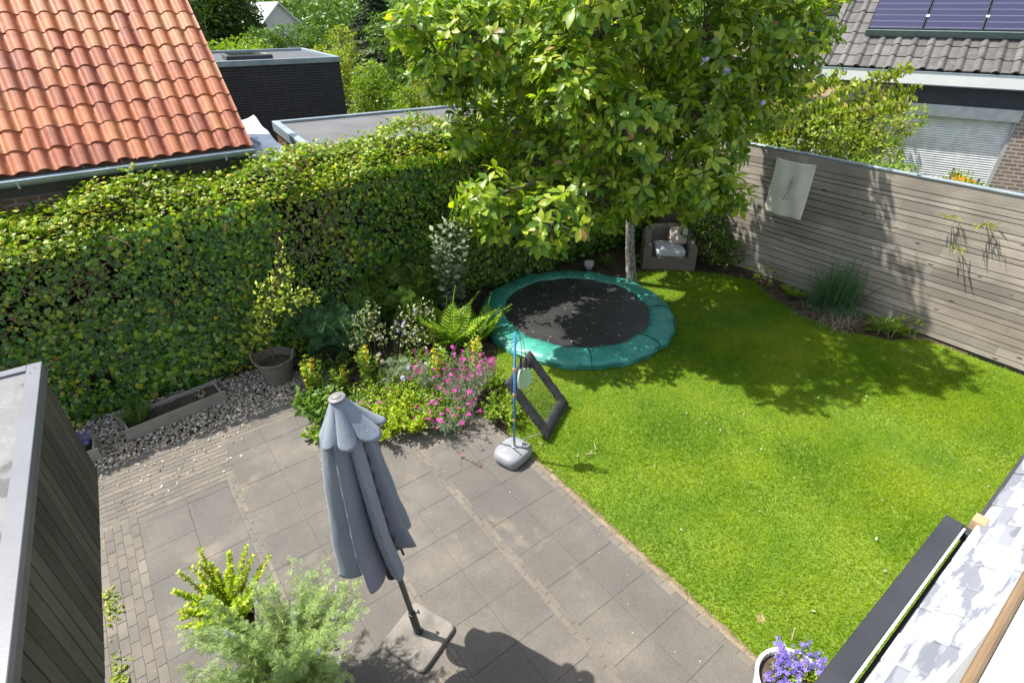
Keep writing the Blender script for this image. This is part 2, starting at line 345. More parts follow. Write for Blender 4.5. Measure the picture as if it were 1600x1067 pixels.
# gravel
def gravel():
    bm = bpy.data.meshes.new('x'); import bmesh
    B = bmesh.new(); bmesh.ops.create_icosphere(B, subdivisions=2, radius=1); B.verts.ensure_lookup_table()
    tv = [tuple(v.co) for v in B.verts]; tf = [tuple(v.index for v in f.verts) for f in B.faces]; B.free()
    n = 9500; x = rng.uniform(-1.35, 1.75, n); y = rng.uniform(6.0, 7.15, n)
    top = np.where(x < .4, 6.08+.02*np.sin(x*9), 6.0-.15*(x-.4)); k = (y > top-.03) & ~((x > .9) & (y > 6.9-.6*(x-.9))); x = x[k]; y = y[k]; n = len(x)
    x2 = rng.uniform(-1.2, .5, 260); y2 = rng.uniform(5.15, 6.1, 260)
    kk = rng.random(260) < ((y2-5.1)/.9)**1.2*.9; x2 = x2[kk]; y2 = y2[kk]; pos = np.stack([np.r_[x, x2], np.r_[y, y2], np.r_[rng.uniform(-.005, .028, n), np.full(len(x2), .022)]], 1)
    s = rng.uniform(.007, .018, len(pos)); s[n:] *= .8
    V, c, i = inst((np.array(tv)*(1, 1.25, .62), tf), pos, rdir(len(pos))*(1, 1, .25), np.tile([0, 0, 1.], (len(pos), 1))+rng.normal(0, .25, (len(pos), 3)), s)
    m, t, b = newmat('pebbles'); g = N(t, 'ShaderNodeNewGeometry')
    cc = ramp(t, g.outputs['Random Per Island'], [(0, (.11, .088, .062)), (.3, (.28, .23, .165)), (.7, (.44, .38, .29)), (1, (.68, .63, .54))]); t.links.new(cc, b.inputs['Base Color']); b.inputs['Roughness'].default_value = .7
    tag(rawmesh('gravel', V, c, i, m, smooth=True), 'rounded grey and white pebbles strewn below the ivy hedge', 'gravel', kind='stuff')
gravel()

# ------------------------------------------------------------ plants
LM = {}
LM['ivy'] = leafm('ivy_leaves', [(.0, (.025, .075, .014)), (.35, (.055, .155, .018)), (.66, (.11, .25, .02)), (.9, (.24, .36, .025)), (1.0, (.38, .42, .04))], .22, .26, 1.7, .32, .6)
LM['ivytop'] = leafm('ivy_young_leaves', [(.0, (.24, .17, .07)), (.10, (.16, .22, .03)), (.2, (.11, .22, .012)), (.5, (.20, .34, .014)), (.8, (.38, .46, .02)), (1., (.54, .48, .08))], .4, .4, 1.6, .5, .4)
LM['mag'] = leafm('magnolia_leaves', [(.0, (.07, .155, .016)), (.4, (.15, .265, .022)), (.72, (.28, .39, .03)), (.95, (.38, .47, .04)), (1., (.42, .45, .06))], .44, .38, 1.2, .2, .5, (1.5, 1.5, .4))
LM['magyoung_sunlit'] = leafm('magnolia_young_sunlit_leaves', [(.0, (.17, .28, .02)), (.5, (.31, .41, .035)), (.93, (.42, .47, .08)), (.98, (.40, .25, .14)), (1, (.45, .24, .1))], .4, .4, 2, .1, .45, (1.4, 1.4, .4))
LM['dark'] = leafm('dark_leaves', [(0, (.03, .07, .014)), (.5, (.06, .12, .02)), (1, (.11, .18, .03))], .25, .45)
LM['mid'] = leafm('mid_green_leaves', [(0, (.06, .13, .015)), (.5, (.11, .21, .022)), (1, (.20, .30, .04))], .3)
LM['bright'] = leafm('bright_green_leaves', [(0, (.11, .22, .015)), (.5, (.21, .34, .02)), (1, (.36, .45, .03))], .35)
LM['lime'] = leafm('lime_leaves', [(0, (.20, .32, .012)), (.5, (.34, .46, .014)), (.9, (.5, .56, .03)), (1, (.5, .36, .06))], .35)
LM['yellowgreen'] = leafm('yellow_green_leaves', [(0, (.13, .22, .02)), (.5, (.27, .36, .03)), (.85, (.44, .46, .06)), (1, (.52, .44, .12))], .42)
LM['silver'] = leafm('silver_green_leaves', [(0, (.14, .20, .11)), (.5, (.24, .31, .19)), (1, (.38, .44, .30))], .2, .7, spec=.2)
LM['fern'] = leafm('fern_leaves', [(0, (.12, .24, .02)), (.6, (.24, .38, .03)), (1, (.42, .52, .05))], .4)
LM['sapling'] = leafm('sapling_leaves', [(0, (.30, .40, .04)), (.6, (.50, .58, .07)), (1, (.66, .68, .14))], .35)
LM['pero'] = leafm('feathery_leaves', [(0, (.22, .33, .13)), (.5, (.36, .48, .20)), (.8, (.50, .60, .30)), (1, (.52, .62, .12))], .25, .7, 4, .3, spec=.2)
LM['blue'] = leafm('blue_green_leaves', [(0, (.05, .13, .05)), (.6, (.09, .20, .075)), (1, (.16, .28, .11))], .2, .55)
LM['varieg'] = leafm('cream_edged_leaves', [(0, (.12, .18, .05)), (.5, (.28, .34, .12)), (1, (.52, .53, .30))], .25, .6)
LM['conif'] = leafm('needle_foliage', [(0, (.015, .035, .015)), (.6, (.03, .06, .022)), (1, (.06, .10, .035))], .1, .7)
LM['purple'] = leafm('violet_petals', [(0, (.16, .10, .55)), (.6, (.28, .20, .75)), (1, (.50, .42, .85))], .2, .6)
LM['pink'] = leafm('magenta_petals', [(0, (.55, .015, .33)), (1, (.78, .04, .48))], .2, .6)
LM['yellow'] = leafm('yellow_petals', [(0, (.72, .56, .03)), (1, (.86, .74, .10))], .2, .6)
LM['lilac'] = leafm('lilac_petals', [(0, (.42, .40, .70)), (1, (.62, .60, .85))], .2, .6)
LM['palepink'] = leafm('pale_petals', [(0, (.62, .42, .45)), (1, (.8, .68, .68))], .2, .6)
LM['straw'] = leafm('dry_leaves', [(0, (.30, .25, .17)), (1, (.5, .45, .36))], .1, .8)

def spray(name, label, cat, loc, n, h, spread, T, lm, ls, per=24, t0=.25, droop=.25, group=None, stem=M_gstem, sr=.004, flw=None, flm=None, fls=.02, fln=4, flrange=(.85, 1.), basej=.06, up=.5, whorl=0, jit=1., parts=('foliage', 'stems', 'flowers')):
    o = thing(name, label, cat, loc, group=group); sm = MB(); P = []; D = []; Q = []; FP = []; FD = []
    for k in range(n):
        a = rng.uniform(0, 2*pi); r = spread*math.sqrt(rng.uniform(.02, 1)); hh = h*rng.uniform(.7, 1.05)
        b0 = np.array([basej*cos(a)*rng.random(), basej*sin(a)*rng.random(), 0]); t = np.linspace(0, 1, 7)[:, None]
        wob = rng.normal(0, .03*h, 2)
        pts = b0+np.concatenate([(r*cos(a)+wob[0]*np.sin(t*4))*t**1.3, (r*sin(a)+wob[1]*np.sin(t*4))*t**1.3, hh*(t-droop*t**2)/(1-droop)*1.0], 1)
        sm.tube(pts, np.linspace(sr, sr*.35, 7), 4, False)
        tt = rng.uniform(t0, 1, per)**.9 if not whorl else np.repeat(np.linspace(t0, 1, per//whorl), whorl)
        i = np.minimum((tt*6).astype(int), 5); f = tt*6-i; p = pts[i]*(1-f[:, None])+pts[i+1]*f[:, None]; d = unit(pts[i+1]-pts[i])
        if whorl:
            ph = np.tile(np.arange(whorl)*2*pi/whorl, len(tt)//whorl+1)[:len(tt)]+np.repeat(np.arange(per//whorl), whorl)*1.3
            out = np.stack([np.cos(ph), np.sin(ph), np.zeros(len(ph))], 1)
        else: out = rdir(per)
        out = unit(out-(out*d).sum(1, keepdims=True)*d*.6)
        P.append(p); D.append(unit(out*jit+d*up)); Q.append((1.15-.5*tt)*rng.uniform(.7, 1.2, len(tt)))
        if flw is not None and rng.random() < flw:
            tf = rng.uniform(*flrange, fln); i = np.minimum((tf*6).astype(int), 5); f = tf*6-i; p = pts[i]*(1-f[:, None])+pts[i+1]*f[:, None]
            FP.append(p+rng.normal(0, fls*.6, (fln, 3))); FD.append(rdir(fln, .8))
    P = np.concatenate(P); D = np.concatenate(D); Q = np.concatenate(Q)
    Nn = unit(np.array([0, 0, 1.])+.5*rng.normal(size=(len(P), 3)))
    rawmesh(parts[0], *inst(T, P, D, Nn, ls*Q), lm, o); sm.build(parts[1], stem, o)
    if FP:
        FP = np.concatenate(FP); FD = np.concatenate(FD); rawmesh(parts[2], *inst(T_FLW, FP, perp(FD), FD, fls*rng.uniform(.7, 1.2, len(FP))), flm, o)
    return o
def ellips(c, r, n, shell=.55, flat=0):
    """points in an ellipsoid, more near its skin, lumpy outline; returns points and outward directions"""
    d = rdir(n); rad = rng.uniform(0, 1, n)**(1/3)*(1-shell)+shell*rng.uniform(.75, 1.02, n)
    k = rng.uniform(2, 5, 3); ph = rng.uniform(0, 6, 3)
    lump = 1+.13*np.sin(d[:, 0]*k[0]*2+ph[0])*np.sin(d[:, 1]*k[1]*2+ph[1])+.1*np.sin(d[:, 2]*k[2]*3+ph[2])
    return np.array(c)+d*np.array(r)*(rad*lump)[:, None], d
def bushy(name, label, cat, loc, blobs, T, lm, ls, dens, group=None, trunk=None, trunkm=M_twig, crown='foliage', lm2=None, up=.3, stems=True):
    """blobs: (dx, dy, dz, r or (rx, ry, rz)); dens leaves per unit radius squared"""
    o = thing(name, label, cat, loc, group=group); P = []; D = []; sm = MB()
    for bl in blobs:
        c = np.array(bl[:3], float); r = bl[3] if isinstance(bl[3], (tuple, list)) else (bl[3],)*3
        n = int(dens*(r[0]*r[1]+r[0]*r[2]+r[1]*r[2])/3); p, d = ellips(c, r, n); P.append(p); D.append(d)
        if stems:
            a = np.array([c[0]*.15, c[1]*.15, 0 if not trunk else min(trunk[1], max(.05, c[2]-r[2]))]); rr = (trunk[0]*.4 if trunk else .012)
            mid = (a+c)/2+rng.normal(0, .08*r[0], 3); sm.tube([a, mid, c], [rr, rr*.7, rr*.3], 5, False)
            for k in range(5):
                e = c+rdir(1)[0]*np.array(r)*.85; sm.tube([c*.7+a*.3, (c+e)/2+rng.normal(0, .05*r[0], 3), e], [rr*.4, rr*.3, rr*.12], 4, False)
    P = np.concatenate(P); D = np.concatenate(D); k = P[:, 2] > .01; P = P[k]; D = D[k]; n = len(P)
    Nn = unit(D*.6+np.array([0, 0, .7])+rng.normal(0, .45, (n, 3))); Y = unit(D*.7+rdir(n)*.9+np.array([0, 0, up-.3])); s = ls*rng.uniform(.6, 1.25, n)
    if lm2 is not None:
        mb = MB(); q = rng.random(n) < .35; mb.inst(T, P[~q], Y[~q], Nn[~q], s[~q], 0); mb.inst(T, P[q], Y[q], Nn[q], s[q], 1); mb.build(crown, [lm, lm2], o)
    else: rawmesh(crown, *inst(T, P, Y, Nn, s), lm, o)
    if trunk: sm.tube([(0, 0, -.05), (.02*trunk[0], 0, trunk[1]*.5), (0, 0, trunk[1])], [trunk[0]*1.2, trunk[0], trunk[0]*.7], 10)
    if stems or trunk: sm.build('trunk' if trunk else 'stems', trunkm, o)
    return o
def fern(name, label, loc, n, L, lm, group=None, T=T_FERN, tilt=(.5, 1.3)):
    o = thing(name, label, 'fern', loc, group=group); a = np.linspace(0, 2*pi, n, endpoint=False)+rng.uniform(-.25, .25, n); e = rng.uniform(*tilt, n)
    Y = np.stack([np.cos(a)*np.cos(e), np.sin(a)*np.cos(e), np.sin(e)], 1); Nn = np.stack([-np.cos(a)*np.sin(e), -np.sin(a)*np.sin(e), np.cos(e)], 1)
    rawmesh('fronds', *inst(T, np.zeros((n, 3))+rng.normal(0, .02, (n, 3))*(1, 1, .3), Y, Nn, L*rng.uniform(.7, 1.1, n)), lm, o); return o
def tuft(name, label, loc, n, L, lm, cat='grass clump', spread=.12, w=.006, lean=(.2, 1.1), group=None):
    o = thing(name, label, cat, loc, group=group); V = []; F = []; 
    for k in range(n):
        a = rng.uniform(0, 2*pi); e = rng.uniform(*lean); l = L*rng.uniform(.6, 1.1); b = np.array([rng.normal(0, spread), rng.normal(0, spread), 0]); d = np.array([cos(a), sin(a)]); s = np.array([-sin(a), cos(a), 0]); m0 = len(V)
        for j, tq in enumerate((0, .3, .6, .85, 1)):
            hx = l*sin(e)*tq**1.25*1.0; hz = l*(cos(e)*tq+.25*tq-.55*sin(e)*tq**3); p = b+np.array([d[0]*hx, d[1]*hx, hz]); ww = w*(1-tq**2)+.0006
            V += [p-s*ww, p+s*ww]
        F += [(m0+2*j, m0+2*j+1, m0+2*j+3, m0+2*j+2) for j in range(4)]
    MB().faces(V, F).build('blades', lm, o); return o
# ------------------------------------------------------------ ivy hedge
def hedge():
    o = thing('ivy_hedge', 'long tall clipped ivy hedge with sunlit yellow-green top behind the gravel', 'hedge', (0, 7.6, 0))
    X0, X1 = -4.5, 9.2; top = lambda x: 2.42+.025*x+.13*np.clip((x-1.2)/1.5, 0, 1)+.03*np.sin(x*2.1)
    def face_y(x, z): return -.47-.12*(z/2.3)**2+.085*nz(x, z, 2.3, 11)+.05*nz(x, z, 6, 12)
    # front face
    n = 62000; x = rng.uniform(X0, X1, n); z = rng.uniform(.02, 1, n)*top(x); y = face_y(x, z)+np.abs(rng.normal(0, .05, n))-rng.random(n)**6*.12
    z = np.minimum(z, top(x)-.16-.1*rng.random(n)); y += np.clip((z-top(x)+.55)/.42, 0, 1)**2*.12
    thin = np.clip(nz(x, z, 2.2, 31)*.9+(z/top(x)-.55), 0, .75); k = rng.random(n) > thin*.75; x, y, z = x[k], y[k], z[k]; n = len(x)
    P = np.stack([x, y, z], 1); Nn = unit(np.stack([rng.normal(0, .35, n), np.full(n, -1.), .45+rng.normal(0, .35, n)], 1)); Y = unit(np.stack([rng.normal(0, .6, n), rng.normal(-.1, .2, n), -1+rng.normal(0, .5, n)], 1))
    s = (.032+.06*rng.random(n)**1.6)*np.where(z < 1.3, 1.2, .85)*(1+.25*nz(x, z, 3, 61))
    mb = MB(); yt = np.clip((z/top(x)-.76)/.22, 0, 1)**1.3*.85; q = rng.random(n) < yt
    mb.inst(T_IVY, P[~q], Y[~q], Nn[~q], s[~q], 0); mb.inst(T_IVY, P[q], Y[q], Nn[q], s[q]*.8, 1)
    # top
    n = 26000; x = rng.uniform(X0, X1, n); y = rng.uniform(-.58, .45, n); z = top(x)+.075*nz(x, y, 3.2, 13)+.035*nz(x, y, 11, 14)-.33*np.clip((.15-y)/.75, 0, 1)**1.9+np.abs(rng.normal(0, .03, n))+rng.random(n)**10*.12
    P = np.stack([x, y, z], 1); Nn = unit(np.stack([rng.normal(0, .5, n), rng.normal(-.1, .5, n), np.ones(n)], 1)); mb.inst(T_IVY, P, rdir(n)*(1, 1, .5), Nn, rng.uniform(.03, .07, n), 1)
    n = 6000; x = rng.uniform(X0, X1, n); z = rng.uniform(1.2, 2.3, n); P = np.stack([x, .45+rng.normal(0, .04, n), z], 1); mb.inst(T_IVY, P, rdir(n), rdir(n)+np.array([0, 1., .5]), .06, 0)
    n = 650; x = rng.uniform(X0, X1, n); z = rng.uniform(.2, 2.1, n); kk = nz(x, z, 2.0, 41) > .05; x = x[kk]; z = z[kk]; n = len(x); y = face_y(x, z)-.02; mb.inst(T_IVY, np.stack([x, y, z], 1), unit(np.stack([rng.normal(0, .6, n), np.full(n, -.2), np.full(n, -1.)], 1)), unit(np.stack([rng.normal(0, .4, n), np.full(n, -1.), rng.normal(.4, .3, n)], 1)), rng.uniform(.03, .065, n), 2)
    mb.build('foliage', [LM['ivy'], LM['ivytop'], leafm('autumn_ivy', [(0, (.42, .42, .04)), (.6, (.55, .45, .05)), (1, (.5, .2, .04))], .3)], o)
    # woody vines
    sm = MB()
    for k in range(900):
        x = rng.uniform(X0, X1); z = rng.uniform(.3, 2.15) if k < 350 else rng.uniform(1.3, 2.1);
        if k >= 350 and nz(np.array([x]), np.array([z]), 2.2, 31)[0] < .1: continue
        a = rng.uniform(0, 2*pi); p = [x, z]; pts = []
        L = rng.uniform(.15, .5)
        for j in range(6):
            pts.append((p[0], float(face_y(np.array([p[0]]), np.array([p[1]]))[0])+rng.normal(-.0, .025), p[1])); a += rng.normal(0, .55); p = [p[0]+cos(a)*L/5, min(2.2, max(.05, p[1]+sin(a)*L/5))]
        sm.tube(pts, rng.uniform(.002, .006), 4, False)
    sm.build('vine_stems', plain('vine_bark', (.30, .22, .14), (.2, .14, .08), .9, 20, 0), o)
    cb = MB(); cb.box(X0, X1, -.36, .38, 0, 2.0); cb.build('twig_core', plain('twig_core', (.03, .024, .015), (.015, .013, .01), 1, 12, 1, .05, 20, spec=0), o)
hedge()

# ------------------------------------------------------------ tile roofs
def tile_t(rows=2, n=14, h=.19, two=False, prof=None):
    """one pantile: width 1 (x -.5..+.5), length 1.0 along y; low end at y=0 raised"""
    xs = np.linspace(0, 1, n+1)
    def z(u):
        if prof: return prof(u)
        return h*(max(0, sin(pi*min(1, u/.72)))**.95 if u < .72 else 0) + (.022*sin(u*pi/.36)**2 if u < .72 else 0) - (.05*sin(pi*(u-.72)/.28) if u > .72 else 0)
    V = []; F = []
    lift = (.075, .015)
    for r, (y, l) in enumerate(((-.02, lift[0]-.10), (-.03, lift[0]), (.5, (lift[0]+lift[1])/2), (1.04, lift[1]))):
        for u in xs: V.append((u-.5, y+.02*(u > .72)*0, z(u)+l))
    m = n+1
    for r in range(3):
        for k in range(n): F.append((r*m+k, r*m+k+1, (r+1)*m+k+1, (r+1)*m+k))
    return V, F
def roof_tiles(origin, U, W, Nn, ncol, nrow, cw, rl, T=None, x0=0, mb=None, lim=None):
    T = T or tile_t(); P = []; U = np.array(U, float); W = np.array(W, float); Nn = np.array(Nn, float)
    for r in range(nrow):
        for c in range(ncol):
            if lim and not lim(r, c): continue
            P.append(np.array(origin)+U*(x0+(c+.5)*cw)+W*(r*rl+rng.normal(0, .016*rl))+Nn*rng.normal(0, .002))
    P = np.array(P); n = len(P); tv = np.array(T[0])*(cw, rl, cw); mb = mb or MB()
    Y = np.tile(W, (n, 1))+rng.normal(0, .008, (n, 3)); return mb.inst((tv, T[1]), P, Y, np.tile(Nn, (n, 1)), 1.)
def clay_mat(name, cols, spots, rough=.6, spotamt=.8):
    m, t, b = newmat(name); g = N(t, 'ShaderNodeNewGeometry')
    c = ramp(t, g.outputs['Random Per Island'], cols)
    c = mixc(t, 1., c, ramp(t, noise(t, 9, 6), [(.3, (.8, .78, .76)), (.7, (1.12, 1.1, 1.08))]), 'MULTIPLY')
    vo = N(t, 'ShaderNodeTexVoronoi'); vo.inputs['Scale'].default_value = 7; t.links.new(coords(t), vo.inputs[0])
    sp = ramp(t, vo.outputs['Distance'], [(.07, (1, 1, 1)), (.1, (0, 0, 0))]); sp = mixc(t, 1., sp, ramp(t, noise(t, 5, 2), [(.5, (0, 0, 0)), (.6, (spotamt,)*3)]), 'MULTIPLY')
    c = mixc(t, sp, c, spots); c = mixc(t, ramp(t, noise(t, 1.3, 7, rough=.7), [(.5, (0, 0, 0)), (.68, (.40, .40, .40))]), c, tuple(x*.45+.04 for x in cols[1][1])); c = mixc(t, ramp(t, noise(t, 17, 5), [(.60, (0, 0, 0)), (.68, (.5, .5, .5))]), c, tuple(min(1, x*.85+.09) for x in cols[1][1])); c = mixc(t, ramp(t, noise(t, 4.5, 6), [(.56, (0, 0, 0)), (.72, (.45, .45, .45))]), c, tuple(min(1, x*1.2+.04) for x in cols[1][1]))
    t.links.new(c, b.inputs['Base Color']); b.inputs['Roughness'].default_value = rough; bump(t, b, noise(t, 50, 5), .25, .004); return m
def gutter_mb(mb, p0, p1, r, out, n=8, lip=.012):
    """half-round gutter trough from p0 to p1"""
    p0 = np.array(p0, float); p1 = np.array(p1, float); out = np.array(out, float); G = []
    for p in (p0, p1):
        G.append([p+out*(r*cos(a))+np.array([0, 0, -r*sin(a)]) for a in np.linspace(pi, 0, n)])
    mb.grid(np.array(G)); G2 = [[q*1 for q in g] for g in G]
    for gi, p in enumerate((p0, p1)):
        G2[gi] = [p+out*((r-.006)*cos(a))+np.array([0, 0, -(r-.006)*sin(a)]) for a in np.linspace(pi, 0, n)]
    mb.grid(np.array(G2)); e = out*r; mb.tube([p0+e, p1+e], lip, 8)
    for p in (p0, p1): mb.faces([p+out*(r*cos(a))+np.array([0, 0, -r*sin(a)]) for a in np.linspace(pi, 0, n)], [tuple(range(n))])
    return mb

def tiled_house():
    o = thing('tiled_roof_house', 'neighbouring low house with weathered orange pantile roof and zinc gutter behind the hedge', 'house', (-4, 8.0, 0))
    ang = radians(43); W = np.array([0, cos(ang), sin(ang)]); Nn = np.array([0, -sin(ang), cos(ang)]); xr = 5.75; cw = .191; rl = .272
    org = np.array([xr-cw*44, .04, 2.74]); mm = clay_mat('orange_clay', [(0, (.26, .062, .028)), (.4, (.37, .105, .040)), (.75, (.45, .15, .052)), (1, (.46, .20, .09))], (.10, .07, .05))
    roof_tiles(org, (1, 0, 0), W, Nn, 44, 13, cw, rl).build('roof_tiles', mm, o, smooth=False)
    ud = MB(); M = frame(org-Nn*.03, (1, 0, 0), W, Nn); ud.box(.0, cw*44-.03, -.02, rl*13, -.06, 0, M); ud.build('roof_deck', plain('roof_battens', (.12, .07, .05)), o)
    g = MB(); gutter_mb(g, (-3, -.06, 2.70), (xr-.02, -.06, 2.70), .075, (0, -1, 0)); g.build('gutter', M_zinc, o)
    for x in np.arange(-2, xr, 1.05):
        bk = MB(); bk.box(x, x+.025, -.138, .02, 2.618, 2.624); bk.box(x, x+.025, -.143, -.138, 2.62, 2.71); bk.build('gutter_bracket', M_zinc, o)
    wl = MB(); wl.box(-3, xr-.25, .12, 3.4, 0, 2.62); wl.build('wall', brick('house_bricks', (.2, .1, .06), (.26, .14, .09), (.3, .28, .25)), o)
    # gable wall and dark soffit
    gb = MB(); e = org+W*rl*13; gb.faces([(xr-.2, .12, 2.62), (xr-.2, e[1], 2.62), (xr-.2, e[1], e[2]-.12), (xr-.2, .12, 2.68)], [(0, 1, 2, 3)]); gb.build('gable', plain('gable_boards', (.12, .09, .07)), o)
    fs = MB(); fs.box(-3, xr-.05, .02, .045, 2.50, 2.70); fs.build('fascia', plain('dark_fascia', (.05, .045, .04)), o)
tiled_house()

def flat_garage():
    # brown timber clad annex with grey flat roof, coping on all sides (behind the hedge)
    o = thing('flat_roof_garage', 'low timber clad garage with flat grey felt roof and blue-grey metal coping', 'garage', (2.55, 8.62, 0), rz=radians(-5.5))
    Lx, Ly, Z = 8.5, 2.15, 2.56
    b_ = MB(); b_.box(.05, Lx-.05, -.27, Ly-.05, 0, Z-.08); b_.build('wall', wood('brown_cladding', (.16, .085, .04), (.09, .045, .022), 2, island=0, knots=False), o)
    lt = MB()
    for k in range(60):
        y = -.26+k*(Ly+.2)/60; lt.box(.03, .049, y, y+(Ly+.2)/60-.008, 0, Z-.09)
    lt.build('wall_battens', wood('brown_battens', (.20, .105, .05), (.12, .06, .03), 2, island=.3, knots=False), o)
    r = MB(); r.box(.06, Lx-.06, -.26, Ly-.06, Z-.0799, Z-.05); r.build('roof', plain('roof_felt', (.095, .095, .10), (.13, .128, .132), .85, 1.5, .3, .004, 120), o)
    fs_ = plain('felt_seam', (.08, .08, .085))
    for x in (1.9, 4.4): sm = MB(); sm.box(x, x+.01, -.19, Ly-.1, Z-.05, Z-.046); sm.build('roof_seam', fs_, o)
    c = MB(); c.box(0, .12, -.3, Ly, Z-.16, Z, bev=.008); c.box(.12, Lx, Ly-.1, Ly, Z-.16, Z-.002, bev=.008); c.box(.12, Lx, -.3, -.2, Z-.16, Z-.002, bev=.008); c.box(Lx, Lx+.1, 0, Ly, Z-.16, Z-.001, bev=.008)
    c.build('coping', M_zinc, o)
flat_garage()
def tarp():
    # grey plastic tarpaulin lying between the tiled roof and the garage
    G = []; nx, ny = 22, 18
    for i in range(nx):
        u = i/(nx-1); row = []
        for j in range(ny):
            v = j/(ny-1); x = 1.5+u*(.72+.35*v); y = 8.1+v*2.7+.35*u*v; z = 2.38+.55*abs(u-.45)**1.4*.6+.12*v+.03*sin(9*u+3*v)+.018*sin(17*v+5*u)
            row.append((x, y, z))
        G.append(row)
    o = MB().grid(np.array(G)).build('tarpaulin', plain('grey_plastic', (.42, .46, .52), (.55, .58, .63), .35, 3, .5, .02, 14), smooth=True)
    sd = o.modifiers.new('s', 'SOLIDIFY'); sd.thickness = .004
    tag(o, 'creased pale grey plastic sheet between the orange roof edge and the flat garage', 'tarpaulin')
    o2 = thing('bag', 'scrunched clear plastic bag lying on the grey sheet beside the orange roof', 'bag', (2.0, 9.3, 2.52))
    import bmesh; B = bmesh.new(); bmesh.ops.create_icosphere(B, subdivisions=3, radius=.13)
    for v in B.verts: v.co = v.co*(1+.45*math.sin(v.co.x*40+v.co.y*31)*math.sin(v.co.z*37+1)); v.co.z *= .6
    me = bpy.data.meshes.new('film'); B.to_mesh(me); B.free(); me.materials.append(plain('clear_film', (.62, .68, .72), (.4, .46, .5), .2, 9, 0)); link(bpy.data.objects.new('film', me), o2)
tarp()
def black_house():
    o = thing('brick_extension', 'dark flat roofed extension clad in long thin black bricks', 'building', (3.7, 15.4, 0), rz=radians(-6))
    W_, D_, Z = 2.35, 4.0, 3.2
    W_ = 2.2
    m = brick('black_bricks', (.040, .040, .044), (.058, .057, .062), (.016, .016, .018), .42, .062, .013, plane='xz', bs=1)
    x0 = -3.2; b_ = MB(); b_.box(x0, W_, 0, D_, 0, Z-.1); b_.build('wall', m, o)
    r = MB(); r.box(x0+.05, W_-.05, .06, D_-.06, Z-.1, Z-.07); r.build('roof', plain('dark_felt', (.08, .08, .085)), o)
    c = MB(); c.box(x0, W_+.02, -.03, .07, Z-.12, Z, bev=.006); c.box(x0, W_+.02, D_-.1, D_, Z-.12, Z-.002, bev=.006); c.box(W_-.08, W_+.02, .07, D_-.1, Z-.12, Z-.001, bev=.006); c.build('coping', M_zinc, o)
    s = MB(); s.box(-.35, .75, .9, 1.9, Z-.07, Z+.05, bev=.02); sk_ = s.build('roof_light', M_darkmetal, o); g = MB(); g.box(-.27, .67, .98, 1.82, Z+.051, Z+.056); g.build('pane', plain('dark_glass', (.03, .035, .04), rough=.08, bs=0), sk_)
black_house()

# ------------------------------------------------------------ right fence
FX = 9.32
def fence():
    o = thing('wooden_fence', 'tall silvery grey horizontal slatted timber fence with metal top rail', 'fence', (FX, 0, 0))
    m = wood('weathered_boards', (.26, .23, .198), (.50, .455, .40), 1, .8, .26)
    mb = MB(); z = .03; hs = [.085, .13, .07, .105, .15, .075, .12, .09]; k = 0
    while z < 2.03:
        h = hs[k % 8]*(1+.1*math.sin(k*2.7)); y = -3.
        off = [1.7, .6, 2.4][k % 3]
        segs = [-3, -3+off, .35+off, 3.7+off, 8.6]
        for a, b_ in zip(segs, segs[1:]): mb.bevbox(-.018+rng.uniform(-.001, .001), .02, a+.001, b_-.001, z, min(z+h-.014, 2.045), .001)
        z += h; k += 1
    for a, b_ in ((-3, .9), (.9, 4.25), (4.25, 8.6)): mb.bevbox(-.022, .02, a+.001, b_-.001, 2.055, 2.235, .003)
    mb.build('boards', m, o)
    bk = MB(); bk.box(.022, .03, -3, 8.6, 0, 2.2); bk.build('backing', plain('dark_lining', (.02, .018, .016)), o)
    for y in (-2.4, -.7, .98, 2.65, 4.3, 6.0, 7.7):
        p = MB(); p.box(.03, .1, y, y+.07, 0, 2.24); p.build('post', m, o)
    c = MB(); c.box(-.035, .055, -3, 8.6, 2.237, 2.262, bev=.004)
    for y in (.98, 2.65, 4.3, 6.0): c.box(-.04, .06, y, y+.05, 2.2625, 2.27)
    c.build('top_rail', M_zinc, o)
fence()
def banner():
    x = FX-.05; o = thing('banner', 'cream canvas banner with a dark line drawing of a twig pinned to the fence', 'banner', (x, 4.43, 1.67))
    G = []
    for i in range(30):
        v = i/29; row = []
        for j in range(20):
            u = j/19; yy = (.34-.68*u)-.0*v; zz = .46-.93*v+.025*sin(pi*u)*(-1 if v < .5 else -.2); xx = -.012-.03*sin(pi*u)*sin(pi*v)-.018*sin(u*7+v*5)*sin(pi*u)-.012*sin(u*13-v*4)
            row.append((xx, yy, zz))
        G.append(row)
    c = MB().grid(np.array(G)).build('cloth', plain('cream_canvas', (.70, .67, .59), (.78, .75, .67), .85, 4, .2, .003, 200), o, smooth=True)
    sd = c.modifiers.new('s', 'SOLIDIFY'); sd.thickness = .003
    t = MB(); P0 = np.array([-.062, -.02, -.17]); 
    def ln(a, b_, r=.0035): t.tube([P0+np.array((0, -a[0], a[1])), P0+np.array((0, -(a[0]+b_[0])/2-.004, (a[1]+b_[1])/2)), P0+np.array((0, -b_[0], b_[1]))], r, 4)
    ln((-.05, -.02), (.02, .32)); ln((.02, .32), (.03, .40), .002)
    for k in range(6):
        q = k/6; ax, az = -.05+.07*q, -.02+.34*q; ln((ax, az), (ax+.10*(1-q*.6), az+.06), .0028); ln((ax, az+.02), (ax-.05*(1-q*.5), az+.08), .0022)
    t.build('twig_drawing', plain('ink', (.10, .10, .09)), o)
    for y, z in ((.32, .445), (-.325, .445), (.32, -.455), (-.325, -.455)): s = MB(); s.lathe([(.008, 0), (.008, .004)], 8); e = s.build('eyelet', M_darkmetal, o); e.rotation_euler = (0, -pi/2, 0); e.location = (-.028, y, z)
banner()

